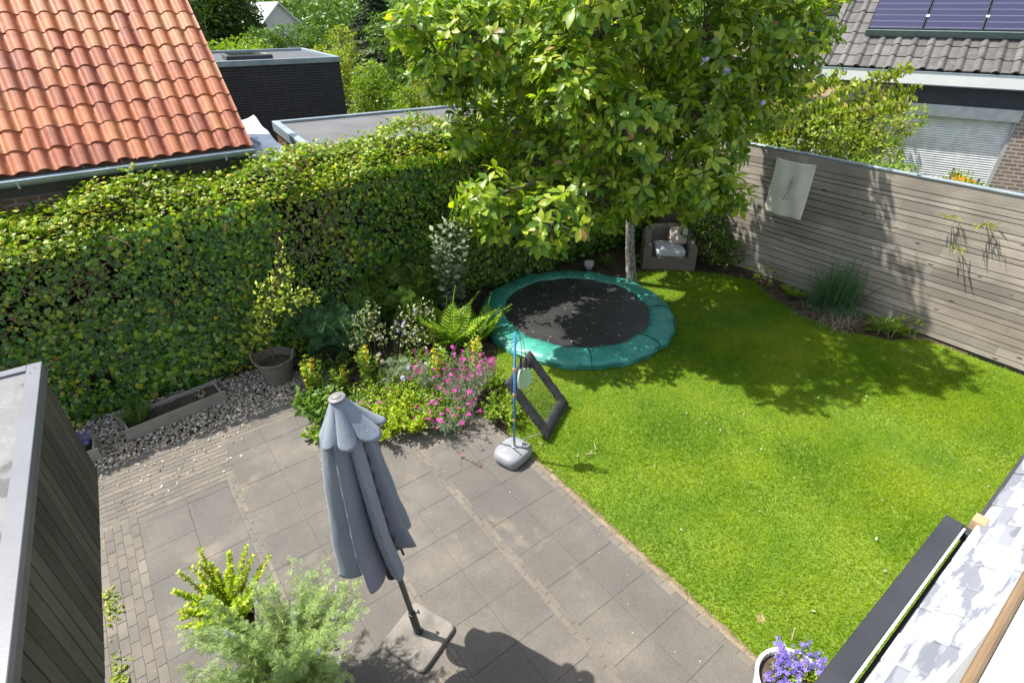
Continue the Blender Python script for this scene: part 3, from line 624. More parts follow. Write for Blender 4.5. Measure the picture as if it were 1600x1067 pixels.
# ------------------------------------------------------------ shed on the left
def shed():
    o = thing('timber_canopy', 'dark stained timber clad flat roof with grey metal edge in the lower left corner', 'canopy', (-1.35*.5, 0, 4.3*.5), rz=-radians(2.9)); o.scale = (.5, .5, .5)
    Z = 1.36; y0, y1 = -1.5, 6.1
    m = wood('stained_boards', (.07, .062, .045), (.135, .12, .09), 2, .75, .35)
    mb = MB(); y = y0; k = 0
    while y < y1-.02:
        wd = .172+.016*sin(k*1.9); e = min(y+wd, y1); mb.bevbox(-.022, 0+rng.uniform(-.002, .002), y+.008, e-.008, .02, Z, .004, frame((0, 0, 0), (1, 0, 0), (0, 1, 0), (0, 0, 1))); y += wd; k += 1
    x = -2.4
    while x < -.05: mb.box(x+.004, min(x+.125, -.024), y1-.022, y1, .02, Z); x += .125
    mb.build('boards', m, o)
    b2 = MB(); b2.box(-2.4, -.024, y0, y1-.024, 0, Z); b2.build('wall_frame', plain('dark_frame', (.02, .02, .018)), o)
    for yy in (-1, 5.4): p = MB(); p.box(-2.3, -2.1, yy, yy+.2, -4.3, -.001); p.build('post', m, o)
    r = MB(); G = []
    for i in range(60):
        yy = y0+(y1-y0+.0)*i/59; G.append([(xx, yy, Z+.035+.004*sin(yy*9+xx*5)) for xx in np.linspace(-2.5, -.06, 24)])
    m2, t, b = newmat('wet_felt'); n1 = noise(t, 2.2, 6); c = ramp(t, n1, [(.42, (.05, .05, .05)), (.46, (.125, .125, .128)), (.7, (.165, .165, .17))]); t.links.new(c, b.inputs['Base Color']); b.inputs['Roughness'].default_value = .6; bump(t, b, noise(t, 7, 3), .4, .02)
    r.grid(np.array(G)).build('roof', m2, o, smooth=True)
    tr = MB(); tr.box(-.085, .03, y0, y1+.03, Z, Z+.06, bev=.004); tr.box(-2.5, -.0855, y1-.08, y1+.03, Z, Z+.0595, bev=.004); tr.build('roof_trim', plain('grey_trim', (.13, .135, .15), (.155, .16, .175), .4, 3, .05), o)
    tf = MB(); tf.box(.008, .028, y0, y1+.028, Z-.075, Z-.001); tf.build('fascia', plain('brown_grey_fascia', (.14, .13, .115)), o)
    for yy in (5.95, 6.02):
        s = MB(); s.lathe([(.006, 0), (.006, .004)], 8, (-.05 if yy < 6 else -.02, yy, Z+.0602)); s.build('screw', M_darkmetal, o)
shed()
# ------------------------------------------------------------ magnolia
def magnolia():
    bx, by = 7.12, 5.81
    o = thing('magnolia_tree', 'big spreading magnolia with broad shiny leaves shading the round trampoline', 'tree', (bx, by, 0))
    tr = MB(); n = 14
    tr.tube([(0, 0, -.05), (.0, 0, .15), (-.07, .05, .7), (-.13, .09, 1.4), (-.14, .06, 2.1), (-.14, 0, 3.0), (-.2, 0, 4.2), (-.3, .1, 5.6)], [.12, .095, .08, .074, .068, .058, .045, .02], n)
    tm, t, b = newmat('lichen_bark'); c = ramp(t, noise(t, 26, 6, coords(t, (1, 1, .55))), [(.38, (.10, .09, .075)), (.52, (.22, .205, .18)), (.62, (.42, .41, .37))]); t.links.new(c, b.inputs['Base Color']); b.inputs['Roughness'].default_value = .9; bump(t, b, noise(t, 40, 5), .7, .01)
    tr.build('trunk', tm, o, smooth=True)
    B = [(3.69, 5.39, 2.3, .40), (3.75, 5.2, 2.05, .3), (4.37, 4.97, 2.03, .48), (5.07, 4.9, 2.25, .55), (5.01, 5.87, 2.48, .7), (5.56, 4.58, 2.32, .42), (6.22, 4.2, 2.46, .5), (6.74, 4.01, 2.16, .32), (4.79, 5.08, 3.54, .6), (5.35, 4.71, 3.03, .65), (4.06, 6.5, 3.96, .65), (4.85, 6.3, 3.95, .85), (5.73, 5.55, 4.09, .9), (7.33, 5.24, 3.92, .9), (8.5, 4.9, 3.9, .85), (9.0, 4.75, 4.13, .55), (8.55, 4.9, 3.1, .7), (7.15, 5.13, 3.04, .75), (5.18, 6.7, 2.93, .75), (7.3, 6.4, 3.3, 1.1), (7.72, 4.95, 2.55, .5), (3.55, 6.7, 4.1, .32), (3.85, 6.6, 3.55, .4), (4.3, 6.5, 2.9, .4), (5.9, 5.2, 2.0, .6), (6.6, 4.6, 2.1, .5),
         (4.9, 5.0, 4.9, .9), (5.9, 4.9, 5.3, 1.2), (6.6, 6, 5.4, 1.3), (7.5, 5.4, 5.1, 1.0), (6.6, 5.7, 6.3, .9), (6.1, 4.6, 6.0, .7), (7.3, 6.2, 6.0, .9), (8.3, 5.4, 4.9, .7), (6.2, 4.0, 4.9, .6), (4.5, 4.5, 4.5, .5)]
    lb = MB(); P = []; Ax = []; Yg = []
    heads = [np.array(q) for q in ((0, 0, 1.75), (-.05, -.04, 2.3), (-.12, -.08, 2.8), (-.16, -.03, 3.4), (-.2, 0, 4.0), (-.25, .05, 4.7))]
    for (x, y, z, r) in B:
        c = np.array([x-bx, y-by, z]); h = min(heads, key=lambda q: abs(q[2]-(z-.35*np.linalg.norm(c[:2])-.0)))
        L = np.linalg.norm(c-h); mid = h+(c-h)*.5+np.array([0, 0, .12*L])+rng.normal(0, .06, 3); r0 = .012+.012*L+.012*r
        k3 = h+(c-h)*.22+np.array([0, 0, .10*L]); lb.tube([h, k3, mid, c], [r0, r0*.85, r0*.65, r0*.35], 7, False)
        nw = int((205*r*r+20*r)*(1 if z < 4.5 else .5)); p, d = ellips(c, (r, r, r*.85), nw, .5)
        for q in range(nw):
            P.append(p[q]); Ax.append(unit(d[q]*.8+np.array([0, 0, .75])+rng.normal(0, .25, 3)))
            if q % 3 == 0:
                s = c+(p[q]-c)*.15; m_ = (s+p[q])/2+rng.normal(0, .05*r, 3)-np.array([0, 0, .03]); lb.tube([s, m_, p[q]], [.011, .008, .004], 4, False)
    lb.build('branches', plain('limb_bark', (.20, .17, .13), (.11, .09, .07), .9, 20, .3), o, smooth=True)
    P = np.array(P); Ax = np.array(Ax); LP = []; LY = []; LN = []; LS = []; K = []
    for q in range(len(P)):
        A = Ax[q]; u = unit(np.cross(A, (.3, .9, .1))); v = np.cross(A, u); nl = rng.integers(6, 10); ph = rng.uniform(0, 6); base = rng.uniform(.11, .182)
        yg = rng.random() < (.42 if Ax[q][2] > .45 else .15)  # paler young leaves favoured on upward whorls, painting in the sunlit highlights
        for k in range(nl):
            a = ph+2*pi*k/nl*1.0+rng.normal(0, .2); el = rng.uniform(-.25, .55) if k > 1 else rng.uniform(.5, 1.1); out = u*cos(a)+v*sin(a)
            Y = unit(out*cos(el)+A*sin(el)-np.array([0, 0, .18])); LP.append(P[q]+A*rng.uniform(-.05, .02)+out*.012); LY.append(Y); LN.append(unit(A*cos(el)-out*sin(el)+rng.normal(0, .22, 3))); LS.append(base*rng.uniform(.75, 1.15)*(.8 if yg and k < 3 else 1)); K.append(1 if yg and k < 5 else 0)
    LP, LY, LN, LS, K = map(np.array, (LP, LY, LN, LS, K)); mb = MB()
    for k in (0, 1): mb.inst(T_OBO, LP[K == k], LY[K == k], LN[K == k], LS[K == k], k)
    mb.build('crown', [LM['mag'], LM['magyoung_sunlit']], o, smooth=True)
    for x, y, z in ((6.45, 4.55, 3.72), (7.05, 4.6, 3.55), (7.5, 4.25, 3.15)):
        f = MB(); n = 9; d = rdir(n, .8); f.inst(T_ELL, np.tile((x-bx, y-by, z), (n, 1)), d, rdir(n), .075); f.build('flower', LM['lilac'], o)
magnolia()

# ------------------------------------------------------------ trees and shrubs beyond
def blobs_for(R, H, z0, n, flat=.85):
    out = []
    for k in range(n):
        a = rng.uniform(0, 2*pi); q = rng.random(); z = z0+(H-z0)*q; rr = R*math.sqrt(max(.1, 1-((q-.4)/.72)**2)); e = rr*.55*math.sqrt(rng.random())
        br = rr*rng.uniform(.38, .62); out.append((e*cos(a), e*sin(a), min(z, H-br*.5), (br, br, br*flat)))
    return out
BT = 'trees beyond the neighbouring roofs'
def far_tree(name, label, x, y, R, H, z0, n, lm, ls, dens, T=T_CLUMP, group=None, tw=.18):
    return bushy(name, label, 'tree', (x, y, 0), blobs_for(R, H, z0, n), T, LM[lm], ls, dens, group, (tw, H*.6), M_twig, 'crown')
far_tree('broadleaf_tree', 'dense dark green tree directly above the orange roof corner, left of the small white gable', 8.4, 46, 4.6, 6.6, .5, 16, 'dark', .34, 420)
far_tree('broadleaf_tree', 'dark round tree standing just left of the small white gabled house', 10.6, 47.5, 2.9, 5.7, .5, 12, 'dark', .32, 420)
far_tree('broadleaf_tree', 'tall dark tree at the far left behind the orange roof', 3.6, 40, 4.5, 7.0, .5, 14, 'dark', .32, 400)
far_tree('broadleaf_tree', 'rounded mid green tree in front of the white gabled house', 10.1, 35.0, 2.0, 3.25, .3, 12, 'mid', .2, 520)
far_tree('shrub', 'low glossy bush just above the roof of the black brick extension', 6.9, 29.0, 2.5, 2.65, .2, 10, 'bright', .16, 520)
far_tree('shrub', 'brownish green bush right of the round mid green tree', 12.0, 35, 2.0, 3.2, .3, 9, 'mid', .18, 520)
far_tree('golden_tree', 'small yellow-green tree between the dark conifer and the black brick extension', 11.1, 29.0, 1.7, 3.4, .3, 12, 'yellowgreen', .15, 650)
far_tree('shrub', 'yellow-green hedge plant behind the right corner of the black brick extension', 8.4, 22.5, 1.6, 2.75, .2, 10, 'yellowgreen', .13, 650)
def conifer(label, x, y, H, R):
    o = thing('conifer', label, 'tree', (x, y, 0)); P = []; D = []; sm = MB(); sm.tube([(0, 0, 0), (0, 0, H)], [.16, .03], 8)
    for z in np.arange(.4, H, .28):
        r = R*(1-(z/H)**1.3)+.15; nb = int(7+r*5)
        for k in range(nb):
            a = rng.uniform(0, 2*pi); L = r*rng.uniform(.75, 1.1); e = np.array([cos(a)*L, sin(a)*L, z-.22*L+rng.normal(0, .05)]); s = np.array([0, 0, z]); sm.tube([s, (s+e)/2+np.array([0, 0, .05]), e], [.02, .014, .005], 4, False)
            q = rng.uniform(.25, 1, 46)[:, None]; p = s+(e-s)*q+rng.normal(0, .075, (46, 3))*(1, 1, .6); P.append(p); D.append(unit((e-s)+rng.normal(0, .5*L, (46, 3))))
    P = np.concatenate(P); D = np.concatenate(D); rawmesh('crown', *inst(T_CLUMP, P, D, np.tile((0, 0, 1.), (len(P), 1))+rng.normal(0, .4, (len(P), 3)), .14), LM['conif'], o); sm.build('trunk', M_twig, o)
conifer('dark layered conifer standing between the golden tree and the magnolia', 12.6, 27.4, 6.5, 1.7)
far_tree('leafy_tree', 'grey-green leafy tree between the dark conifer and the left edge of the magnolia crown', 12.4, 24.2, 1.8, 5.4, .3, 14, 'mid', .15, 700)
far_tree('shrub', 'bright green bush at the right corner of the black brick extension', 8.0, 17.6, 1.25, 2.7, .2, 14, 'bright', .10, 1000)
far_tree('shrub', 'fresh green bush beside the light yellow bamboo', 8.0, 15.2, 1.1, 2.35, .2, 12, 'bright', .09, 1100)
spray('bamboo', 'feathery pale yellow-green bamboo behind the flat garage roof', 'bamboo', (8.6, 14.4, 0), 90, 3.2, 1.3, T_NAR, LM['yellowgreen'], .17, 60, .15, .3, basej=.5, sr=.008)
spray('bamboo', 'light green bamboo behind the garage near the magnolia branches', 'bamboo', (10.2, 15.0, 0), 90, 3.4, 1.4, T_NAR, LM['bright'], .17, 60, .15, .3, basej=.5, sr=.008)
for i, (x, y, R, H, lm, lb) in enumerate(((12.2, 14.4, 1.8, 3.6, 'bright', 'bright green tree glimpsed through the left half of the magnolia crown'), (15.0, 14.2, 2.0, 4.0, 'mid', 'green tree glimpsed through the upper middle of the magnolia crown'), (17.2, 12.2, 2.0, 4.2, 'mid', 'tall green tree glimpsed through the right half of the magnolia crown'), (10.6, 10.4, 1.3, 2.3, 'yellowgreen', 'yellow-green bush right behind the hedge end and the magnolia'), (13.2, 10.2, 1.6, 2.7, 'yellowgreen', 'yellow-green bush glimpsed under the right side of the magnolia crown'))):
    far_tree('background_tree', lb, x, y, R, H, .2, 12, lm, .14, 800)
def woods():
    P = []; D = []
    for k in range(120):
        a = rng.uniform(-.12, 1.45); dist = rng.uniform(85, 120); c = (sin(a)*dist, cos(a)*dist, rng.uniform(1.5, 2.6)); r = rng.uniform(3.5, 6); p, d = ellips(c, (r*1.3, r*1.3, r*.75), 550, .6); P.append(p); D.append(d)
    P = np.concatenate(P); D = np.concatenate(D); tag(rawmesh('distant_woods', *inst(T_CLUMP, P, rdir(len(P)), D+(0, 0, .5), rng.uniform(.5, 1.1, len(P))), LM['mid']), 'far off line of treetops along the horizon', 'woods', kind='stuff')
woods()
# apple tree and climbers between the fence and the right-hand house
AG = 'shrubs behind the wooden fence'
bushy('apple_tree', 'yellow-green fruit tree with drooping leaves directly behind the fence and the banner', 'tree', (12.0, 5.9, 0), [(-.6, .2, 1.6, .6), (-.2, .9, 2.2, .55), (.3, .2, 1.9, .6), (.5, -.4, 1.5, .55), (-.9, -.3, 1.2, .6), (0, -.6, 2.2, .4), (-.4, .9, 1.3, .7), (.3, .9, 2.7, .4)], T_ELL, LM['yellowgreen'], .10, 2600, AG, (.07, 1.2), M_bark, 'crown', LM['bright'])
bushy('fruit_tree', 'rounded yellow and orange tinged tree standing before the brown brick wall', 'tree', (13.6, 5.3, 0), [(0, .3, 2.15, .42), (.3, -.4, 2.0, .4), (-.3, .1, 1.6, .55), (.1, -.5, 1.5, .5), (.2, -.8, 2.3, .3), (-.3, .9, 1.9, .45)], T_ELL, LM['yellowgreen'], .08, 3200, AG, (.06, 1.2), M_bark, 'crown', LM['bright'])
bushy('shrub', 'small dense green bush peeping over the fence beside the banner', 'shrub', (11.2, 4.1, 0), [(0, 0, 1.55, .42), (.2, -.3, 1.4, .4), (-.1, .4, 1.35, .4)], T_ELL, LM['mid'], .065, 3400, AG)
bushy('shrub', 'bright green bush on the fence top left of the roller shutter', 'shrub', (11.9, 3.75, 0), [(0, 0, 1.55, .35), (.2, -.4, 1.3, .35), (0, .5, 1.5, .35)], T_ELL, LM['bright'], .075, 3000, AG)
bushy('berry_shrub', 'orange flecked bush in front of the roller shutter', 'shrub', (13.0, 3.1, 0), [(0, 0, 1.3, .34), (.1, -.28, 1.25, .28), (-.3, .35, 1.0, .35), (.05, .1, .9, .4)], T_ELL, LM['yellowgreen'], .065, 3800, AG, lm2=LM['mid'])
bushy('shrub', 'wispy yellow-green bush at the right edge in front of the brick wall', 'shrub', (13.6, 1.5, 0), [(0, 0, 1.0, .4), (.3, -.4, 1.2, .45), (.2, .4, .9, .35)], T_ELL, LM['bright'], .08, 1800, AG, lm2=LM['yellowgreen'])
def branch_tips():
    o = thing('cherry_tree', 'tree with long horizontal shoots of drooping leaves reaching across the white fascia', 'tree', (10.9, 6.6, 0)); sm = MB(); P = []; D = []
    sm.tube([(0, 0, 0), (.05, 0, 1.4), (.3, 0, 2.4)], [.09, .07, .05], 9)
    for e in ((2.1, -2.0, 3.32), (2.3, -2.2, 2.98), (1.9, -1.8, 2.62), (1.6, -1.0, 3.15), (1.5, -1.4, 2.4), (1.9, -2.3, 2.75), (1.2, -.6, 2.9), (1.0, -1.1, 2.2), (.9, .1, 3.3), (1.3, -.9, 2.6)):
        s = np.array([.15, 0, 1.8+.3*rng.random()]); e = np.array(e, float); m_ = s+(e-s)*.55+np.array([0, 0, .18]); q = np.linspace(0, 1, 12)[:, None]; pts = s*(1-q)**2+2*q*(1-q)*m_+q*q*e
        sm.tube(pts, np.linspace(.025, .005, 12), 5, False); n = 420; tt = rng.uniform(.2, 1, n)*11; i = np.minimum(tt.astype(int), 10); f = (tt-i)[:, None]; p = pts[i]*(1-f)+pts[i+1]*f+rng.normal(0, .07, (n, 3)); P.append(p); D.append(unit(rdir(n)*.6+np.array([0, 0, -.9])+unit(e-s)*.4))
    P = np.concatenate(P); D = np.concatenate(D); rawmesh('crown', *inst(T_ELL, P, D, rdir(len(P), .3), rng.uniform(.08, .14, len(P))), LM['yellowgreen'], o); sm.build('trunk', M_bark, o)
branch_tips()

# ------------------------------------------------------------ right-hand house
def right_house():
    a = radians(18.5); o = thing('bungalow', 'brown brick bungalow with grey tiled roof, solar panels and closed white roller shutter', 'house', (15.1, 3.55, 0), rz=a)
    # local: +y runs away-left along the wall, -x faces the garden; facade plane x=0
    bm = brick('brown_bricks', (.19, .125, .10), (.27, .185, .15), (.40, .37, .33), .22, .075, .014, plane='yz')
    y0, y1, ze = -6.0, 3.42, 3.02
    W = MB(); sh = (-.15, 1.62)  # shutter opening in y
    SH0, SH1 = -.48, 1.78
    W.box(-.36, 5, SH1, 2.85, 0, ze-.12); W.box(-.36, 5, y0, SH0, 0, ze-.12); W.box(.04, 5, SH0, SH1, 0, ze-.12); W.build('wall', bm, o)
    d = MB(); d.box(-.34, .02, SH0, SH1, 2.55, ze-.13); d.build('lintel_panel', plain('navy_panel', (.035, .04, .055), rough=.5), o)
    f = MB(); f.box(-.55, -.45, y0, y1, ze-.09, ze+.12); f.build('fascia', M_white, o)
    so_ = MB(); so_.box(-.45, -.362, y0, y1-.02, ze-.085, ze-.06); so_.build('soffit', plain('soffit', (.6, .6, .6)), o)
    g = MB(); g.box(-.556, -.44, y0, y1+.01, ze+.12, ze+.145, bev=.004); g.build('gutter', M_zinc, o)
    # shutter
    s = MB(); z = .0
    while z < 2.34: s.grid(np.array([[(-.26-.014*sin(pi*q), yy, z+.046*q) for yy in (SH0+.06, SH1-.06)] for q in np.linspace(0, 1, 5)])); s.box(-.259, -.254, SH0+.06, SH1-.06, z+.040, z+.046); z += .047
    st = thing  # keep the shutter a part of the house
    sp = s.build('roller_shutter', plain('shutter_slats', (.74, .75, .76), rough=.4, bs=0), o)
    b_ = MB(); b_.bevbox(-.38, -.24, SH0, SH1, 2.33, 2.55, .01); b_.build('shutter_box', plain('shutter_housing', (.52, .54, .56), rough=.4, bs=0), sp)
    for y in (SH0, SH1-.058): r = MB(); r.box(-.33, -.23, y, y+.058, 0, 2.33); r.build('guide_rail', plain('rail_grey', (.42, .44, .46), rough=.4, bs=0), sp)
    # roof
    ang = radians(33); Wd = np.array([cos(ang), 0, sin(ang)]); Nn = np.array([-sin(ang), 0, cos(ang)]); U = np.array([0, 1., 0]); cw = .30; rl = .36
    org = np.array([-.52, y0, ze+.17]); nc = 31; y1r = y0+nc*cw
    def prof(u): return .16*max(0, sin(pi*min(1, u/.5)))**1.2 if u < .5 else .02*sin((u-.5)*2*pi)
    T = tile_t(prof=lambda u: prof(1-u)); T = (np.array(T[0])*(-1, 1, 1), T[1])
    mg = clay_mat('grey_concrete_tiles', [(0, (.075, .073, .072)), (.5, (.105, .10, .097)), (1, (.145, .138, .132))], (.19, .18, .17), .85, .5)
    roof_tiles(org, U, Wd, Nn, nc, 12, cw, rl, T).build('roof_tiles', mg, o)
    ud = MB(); M = frame(org-Nn*.04, U, Wd, Nn); ud.box(0, nc*cw-.05, 0, rl*12, -.08, 0, M); ud.build('roof_deck', plain('deck', (.1, .09, .08)), o)
    v = MB()
    for r in range(12): M = frame(org+U*(nc*cw-.03)+Wd*rl*r, U, Wd, Nn); v.bevbox(0, .13, -.01, rl+.03, .0, .075, .02, M@Matrix.Rotation(.06, 4, 'X'))
    v.build('verge_tiles', mg, o)
    # solar panels: each a part with frame and clamps
    pm, t, b = newmat('solar_cells'); vv = coords(t); wv = N(t, 'ShaderNodeTexWave'); wv.bands_direction = 'Y'; wv.inputs['Scale'].default_value = 8.5; wv.inputs['Distortion'].default_value = 0; t.links.new(vv, wv.inputs[0])
    sx = N(t, 'ShaderNodeTexWave'); sx.bands_direction = 'X'; sx.inputs['Scale'].default_value = 1.9; t.links.new(vv, sx.inputs[0])
    c = mixc(t, ramp(t, wv.outputs['Fac'], [(.6, (0, 0, 0)), (.95, (.8, .8, .8))]), (.018, .02, .055), (.06, .062, .115)); c = mixc(t, ramp(t, sx.outputs['Fac'], [(.95, (0, 0, 0)), (1, (.5, .5, .5))]), c, (.2, .2, .25))
    t.links.new(c, b.inputs['Base Color']); b.inputs['Roughness'].default_value = .55; b.inputs['Specular IOR Level'].default_value = .25
    pw = 1.0; ph = 1.65; P0 = org+Nn*.16+Wd*(.98)+U*(nc*cw-.62)
    fm = plain('panel_frame', (.03, .035, .045), rough=.35, bs=0); al = plain('aluminium', (.6, .62, .64), rough=.6, bs=0)
    for r in range(1):
        for k in range(6):
            A = P0-U*(k*(pw+.02)); M = frame(A, -U, Wd, np.cross(-U, Wd)*-1)
            M = frame(A, -U, Wd, Nn); q = MB(); q.box(.02, pw-.02, .02, ph-.02, .0, .035, M); pn = q.build('solar_panel', pm, o)
            e = MB()
            for bx in ((0, pw, 0, .02), (0, pw, ph-.02, ph), (0, .02, .02, ph-.02), (pw-.02, pw, .02, ph-.02)): e.box(*bx, -.005, .042, M)
            e.build('panel_frame', fm, pn); cl = MB(); cl.box(pw-.01, pw+.05, .38, .45, .043, .052, M); cl.build('panel_clamp', al, pn)
    rr = MB(); M = frame(P0-Wd*.03, -U, Wd, Nn); rr.box(-.02, 6.15, 0, .03, -.12, .02, M); rr.build('mounting_rail', plain('green_grey_rail', (.16, .22, .22), rough=.4, bs=0), o)
    dp = MB(); dp.tube([(-.41, 2.55, 0), (-.41, 2.55, 2.8), (-.4, 2.6, ze)], .04, 8); dp.build('downpipe', M_zinc, o)
    w2 = MB(); w2.box(-.39, -.362, 2.0, 2.45, 1.2, 2.45); wf = w2.build('window_frame', M_darkmetal, o); w3 = MB(); w3.box(-.395, -.391, 2.06, 2.39, 1.26, 2.39); w3.build('pane', plain('glass_dark', (.04, .045, .05), rough=.1, bs=0), wf)
right_house()
def garden_bits_right():
    # white garden wall / hut bits glimpsed behind the fruit trees
    o = thing('hut', 'small white rendered outbuilding with curved brown roof behind the fruit trees', 'outbuilding', (16.3, 7.05, 0), rz=.33)
    a = MB(); a.box(0, 2.2, -.6, .9, 0, 2.0); a.build('wall', M_white, o)
    r = MB(); G = [[(x, y, 2.02+.22*math.cos((y-.15)/.95*1.4)) for y in np.linspace(-.8, 1.1, 14)] for x in (-.15, 2.3)]; r.grid(np.array(G)); q = r.build('roof', clay_mat('brown_shingle', [(0, (.2, .11, .06)), (.5, (.25, .15, .09)), (1, (.3, .2, .12))], (.1, .1, .1)), o); q.modifiers.new('s', 'SOLIDIFY').thickness = .06
    # orange folding chair hung with cloth, beyond the fence
    o = thing('deck_chair', 'orange striped deck chair behind the orange flecked bush', 'chair', (14.1, 3.25, 0), rz=.35)
    f = MB(); f.tube([(.1, .22, 0), (-.05, .25, 1.5)], .022, 8); f.tube([(.1, -.2, 0), (-.05, -.22, 1.35)], .022, 8); f.tube([(-.3, .22, .0), (.25, .22, .9)], .02, 8); f.tube([(-.3, -.2, 0), (.25, -.2, .9)], .02, 8); f.build('frame', plain('slate_frame', (.12, .12, .18)), o)
    c = MB(); c.grid(np.array([[(-.02+.0*j-.07*sin(pi*i/9)-.02*i/9, .22-.42*j/7, 1.42-.14*j/7*(1-i/9)-.95*i/9) for j in range(8)] for i in range(10)])); c.build('seat_cloth', plain('orange_cloth', (.80, .36, .02), (.72, .30, .02)), o)
garden_bits_right()
def far_houses():
    o = thing('gabled_house', 'distant small white gabled house with pale roof between dark trees', 'house', (16.2, 53.5, .75), rz=.1)
    w_ = MB(); w_.faces([(-2, 0, -.8), (2, 0, -.8), (2, 0, 2.0), (0, 0, 3.75), (-2, 0, 2.0), (-2, 6, -.8), (2, 6, -.8), (2, 6, 2.0), (0, 6, 3.75), (-2, 6, 2.0)], [(0, 1, 2, 3, 4), (9, 8, 7, 6, 5), (0, 4, 9, 5), (1, 6, 7, 2)]); w_.build('wall', plain('pale_render', (.62, .62, .60)), o)
    r = MB(); r.faces([(-2.5, -.3, 1.62), (0, -.3, 3.85), (0, 6.2, 3.85), (-2.5, 6.2, 1.62), (2.5, -.3, 1.62), (2.5, 6.2, 1.62)], [(0, 1, 2, 3), (1, 4, 5, 2)]); q = r.build('roof', plain('light_roof', (.58, .58, .57), (.5, .5, .5)), o); q.modifiers.new('s', 'SOLIDIFY').thickness = .14
    c = MB(); c.box(-2.2, -1.7, 3, 3.4, 2.5, 4.6); c.build('chimney', plain('chimney_brick', (.22, .12, .09)), o)
    e = MB(); e.box(-3.6, -.9, 5.5, 8, 2.8, 4.4); e.build('upper_floor', plain('brown_boards', (.17, .11, .09)), o)
    o = thing('roof_dormer_house', 'neighbouring house with brown tiled roof and blue sided flat roofed dormer', 'house', (24.7, 11.1, 0), rz=.33)
    w_ = MB(); w_.box(0, 6, -3, 5, 0, 2.2); w_.build('wall', brick('far_bricks', (.2, .12, .09), (.25, .16, .12), (.35, .3, .28), plane='yz'), o)
    ang = radians(24); Wd = np.array([cos(ang), 0, sin(ang)]); Nn = np.array([-sin(ang), 0, cos(ang)]); org = np.array([-.4, -3.2, 2.2])
    mm = clay_mat('brown_flat_tiles', [(0, (.15, .12, .11)), (.5, (.20, .16, .145)), (1, (.25, .2, .18))], (.1, .1, .1), .85)
    flat = tile_t(prof=lambda u: .0); roof_tiles(org, (0, 1, 0), Wd, Nn, 28, 11, .3, .32, flat).build('roof_tiles', mm, o)
    dk = MB(); dk.box(0, 8.4, 0, 3.5, -.1, -.01, frame(org, (0, 1, 0), Wd, Nn)); dk.build('roof_deck', plain('deck2', (.1, .09, .08)), o)
    g = MB(); g.box(-.5, -.4, -3.2, 5.2, 2.1, 2.25); g.build('gutter', M_white, o)
    d = MB(); d.box(1.1, 3.4, .2, 1.7, 2.6, 4.0); dm = d.build('dormer', plain('blue_boards', (.03, .10, .42), (.04, .13, .5), .5), o)
    e = MB(); e.box(.98, 3.5, .1, 1.8, 4.0, 4.2); e.build('dormer_roof', M_darkmetal, dm)
    s = MB(); s.box(1.06, 1.099, .3, 1.25, 2.75, 3.95); s.build('dormer_window', plain('blind', (.55, .54, .50)), dm)
    w2 = MB(); w2.faces([(2.5, -1.6, 2.9), (2.5, -1.6, 3.5), (2.6, -.6, 4.1), (2.6, .1, 3.6), (2.6, .1, 2.9)], [(0, 1, 2, 3, 4)]); q = w2.build('gable', plain('gable_render', (.6, .6, .6)), o); q.modifiers.new('s', 'SOLIDIFY').thickness = .2
far_houses()
far_tree('background_tree', 'green tree behind the blue sided dormer', 33, 17.5, 3.2, 6.6, .5, 12, 'dark', .25, 500)

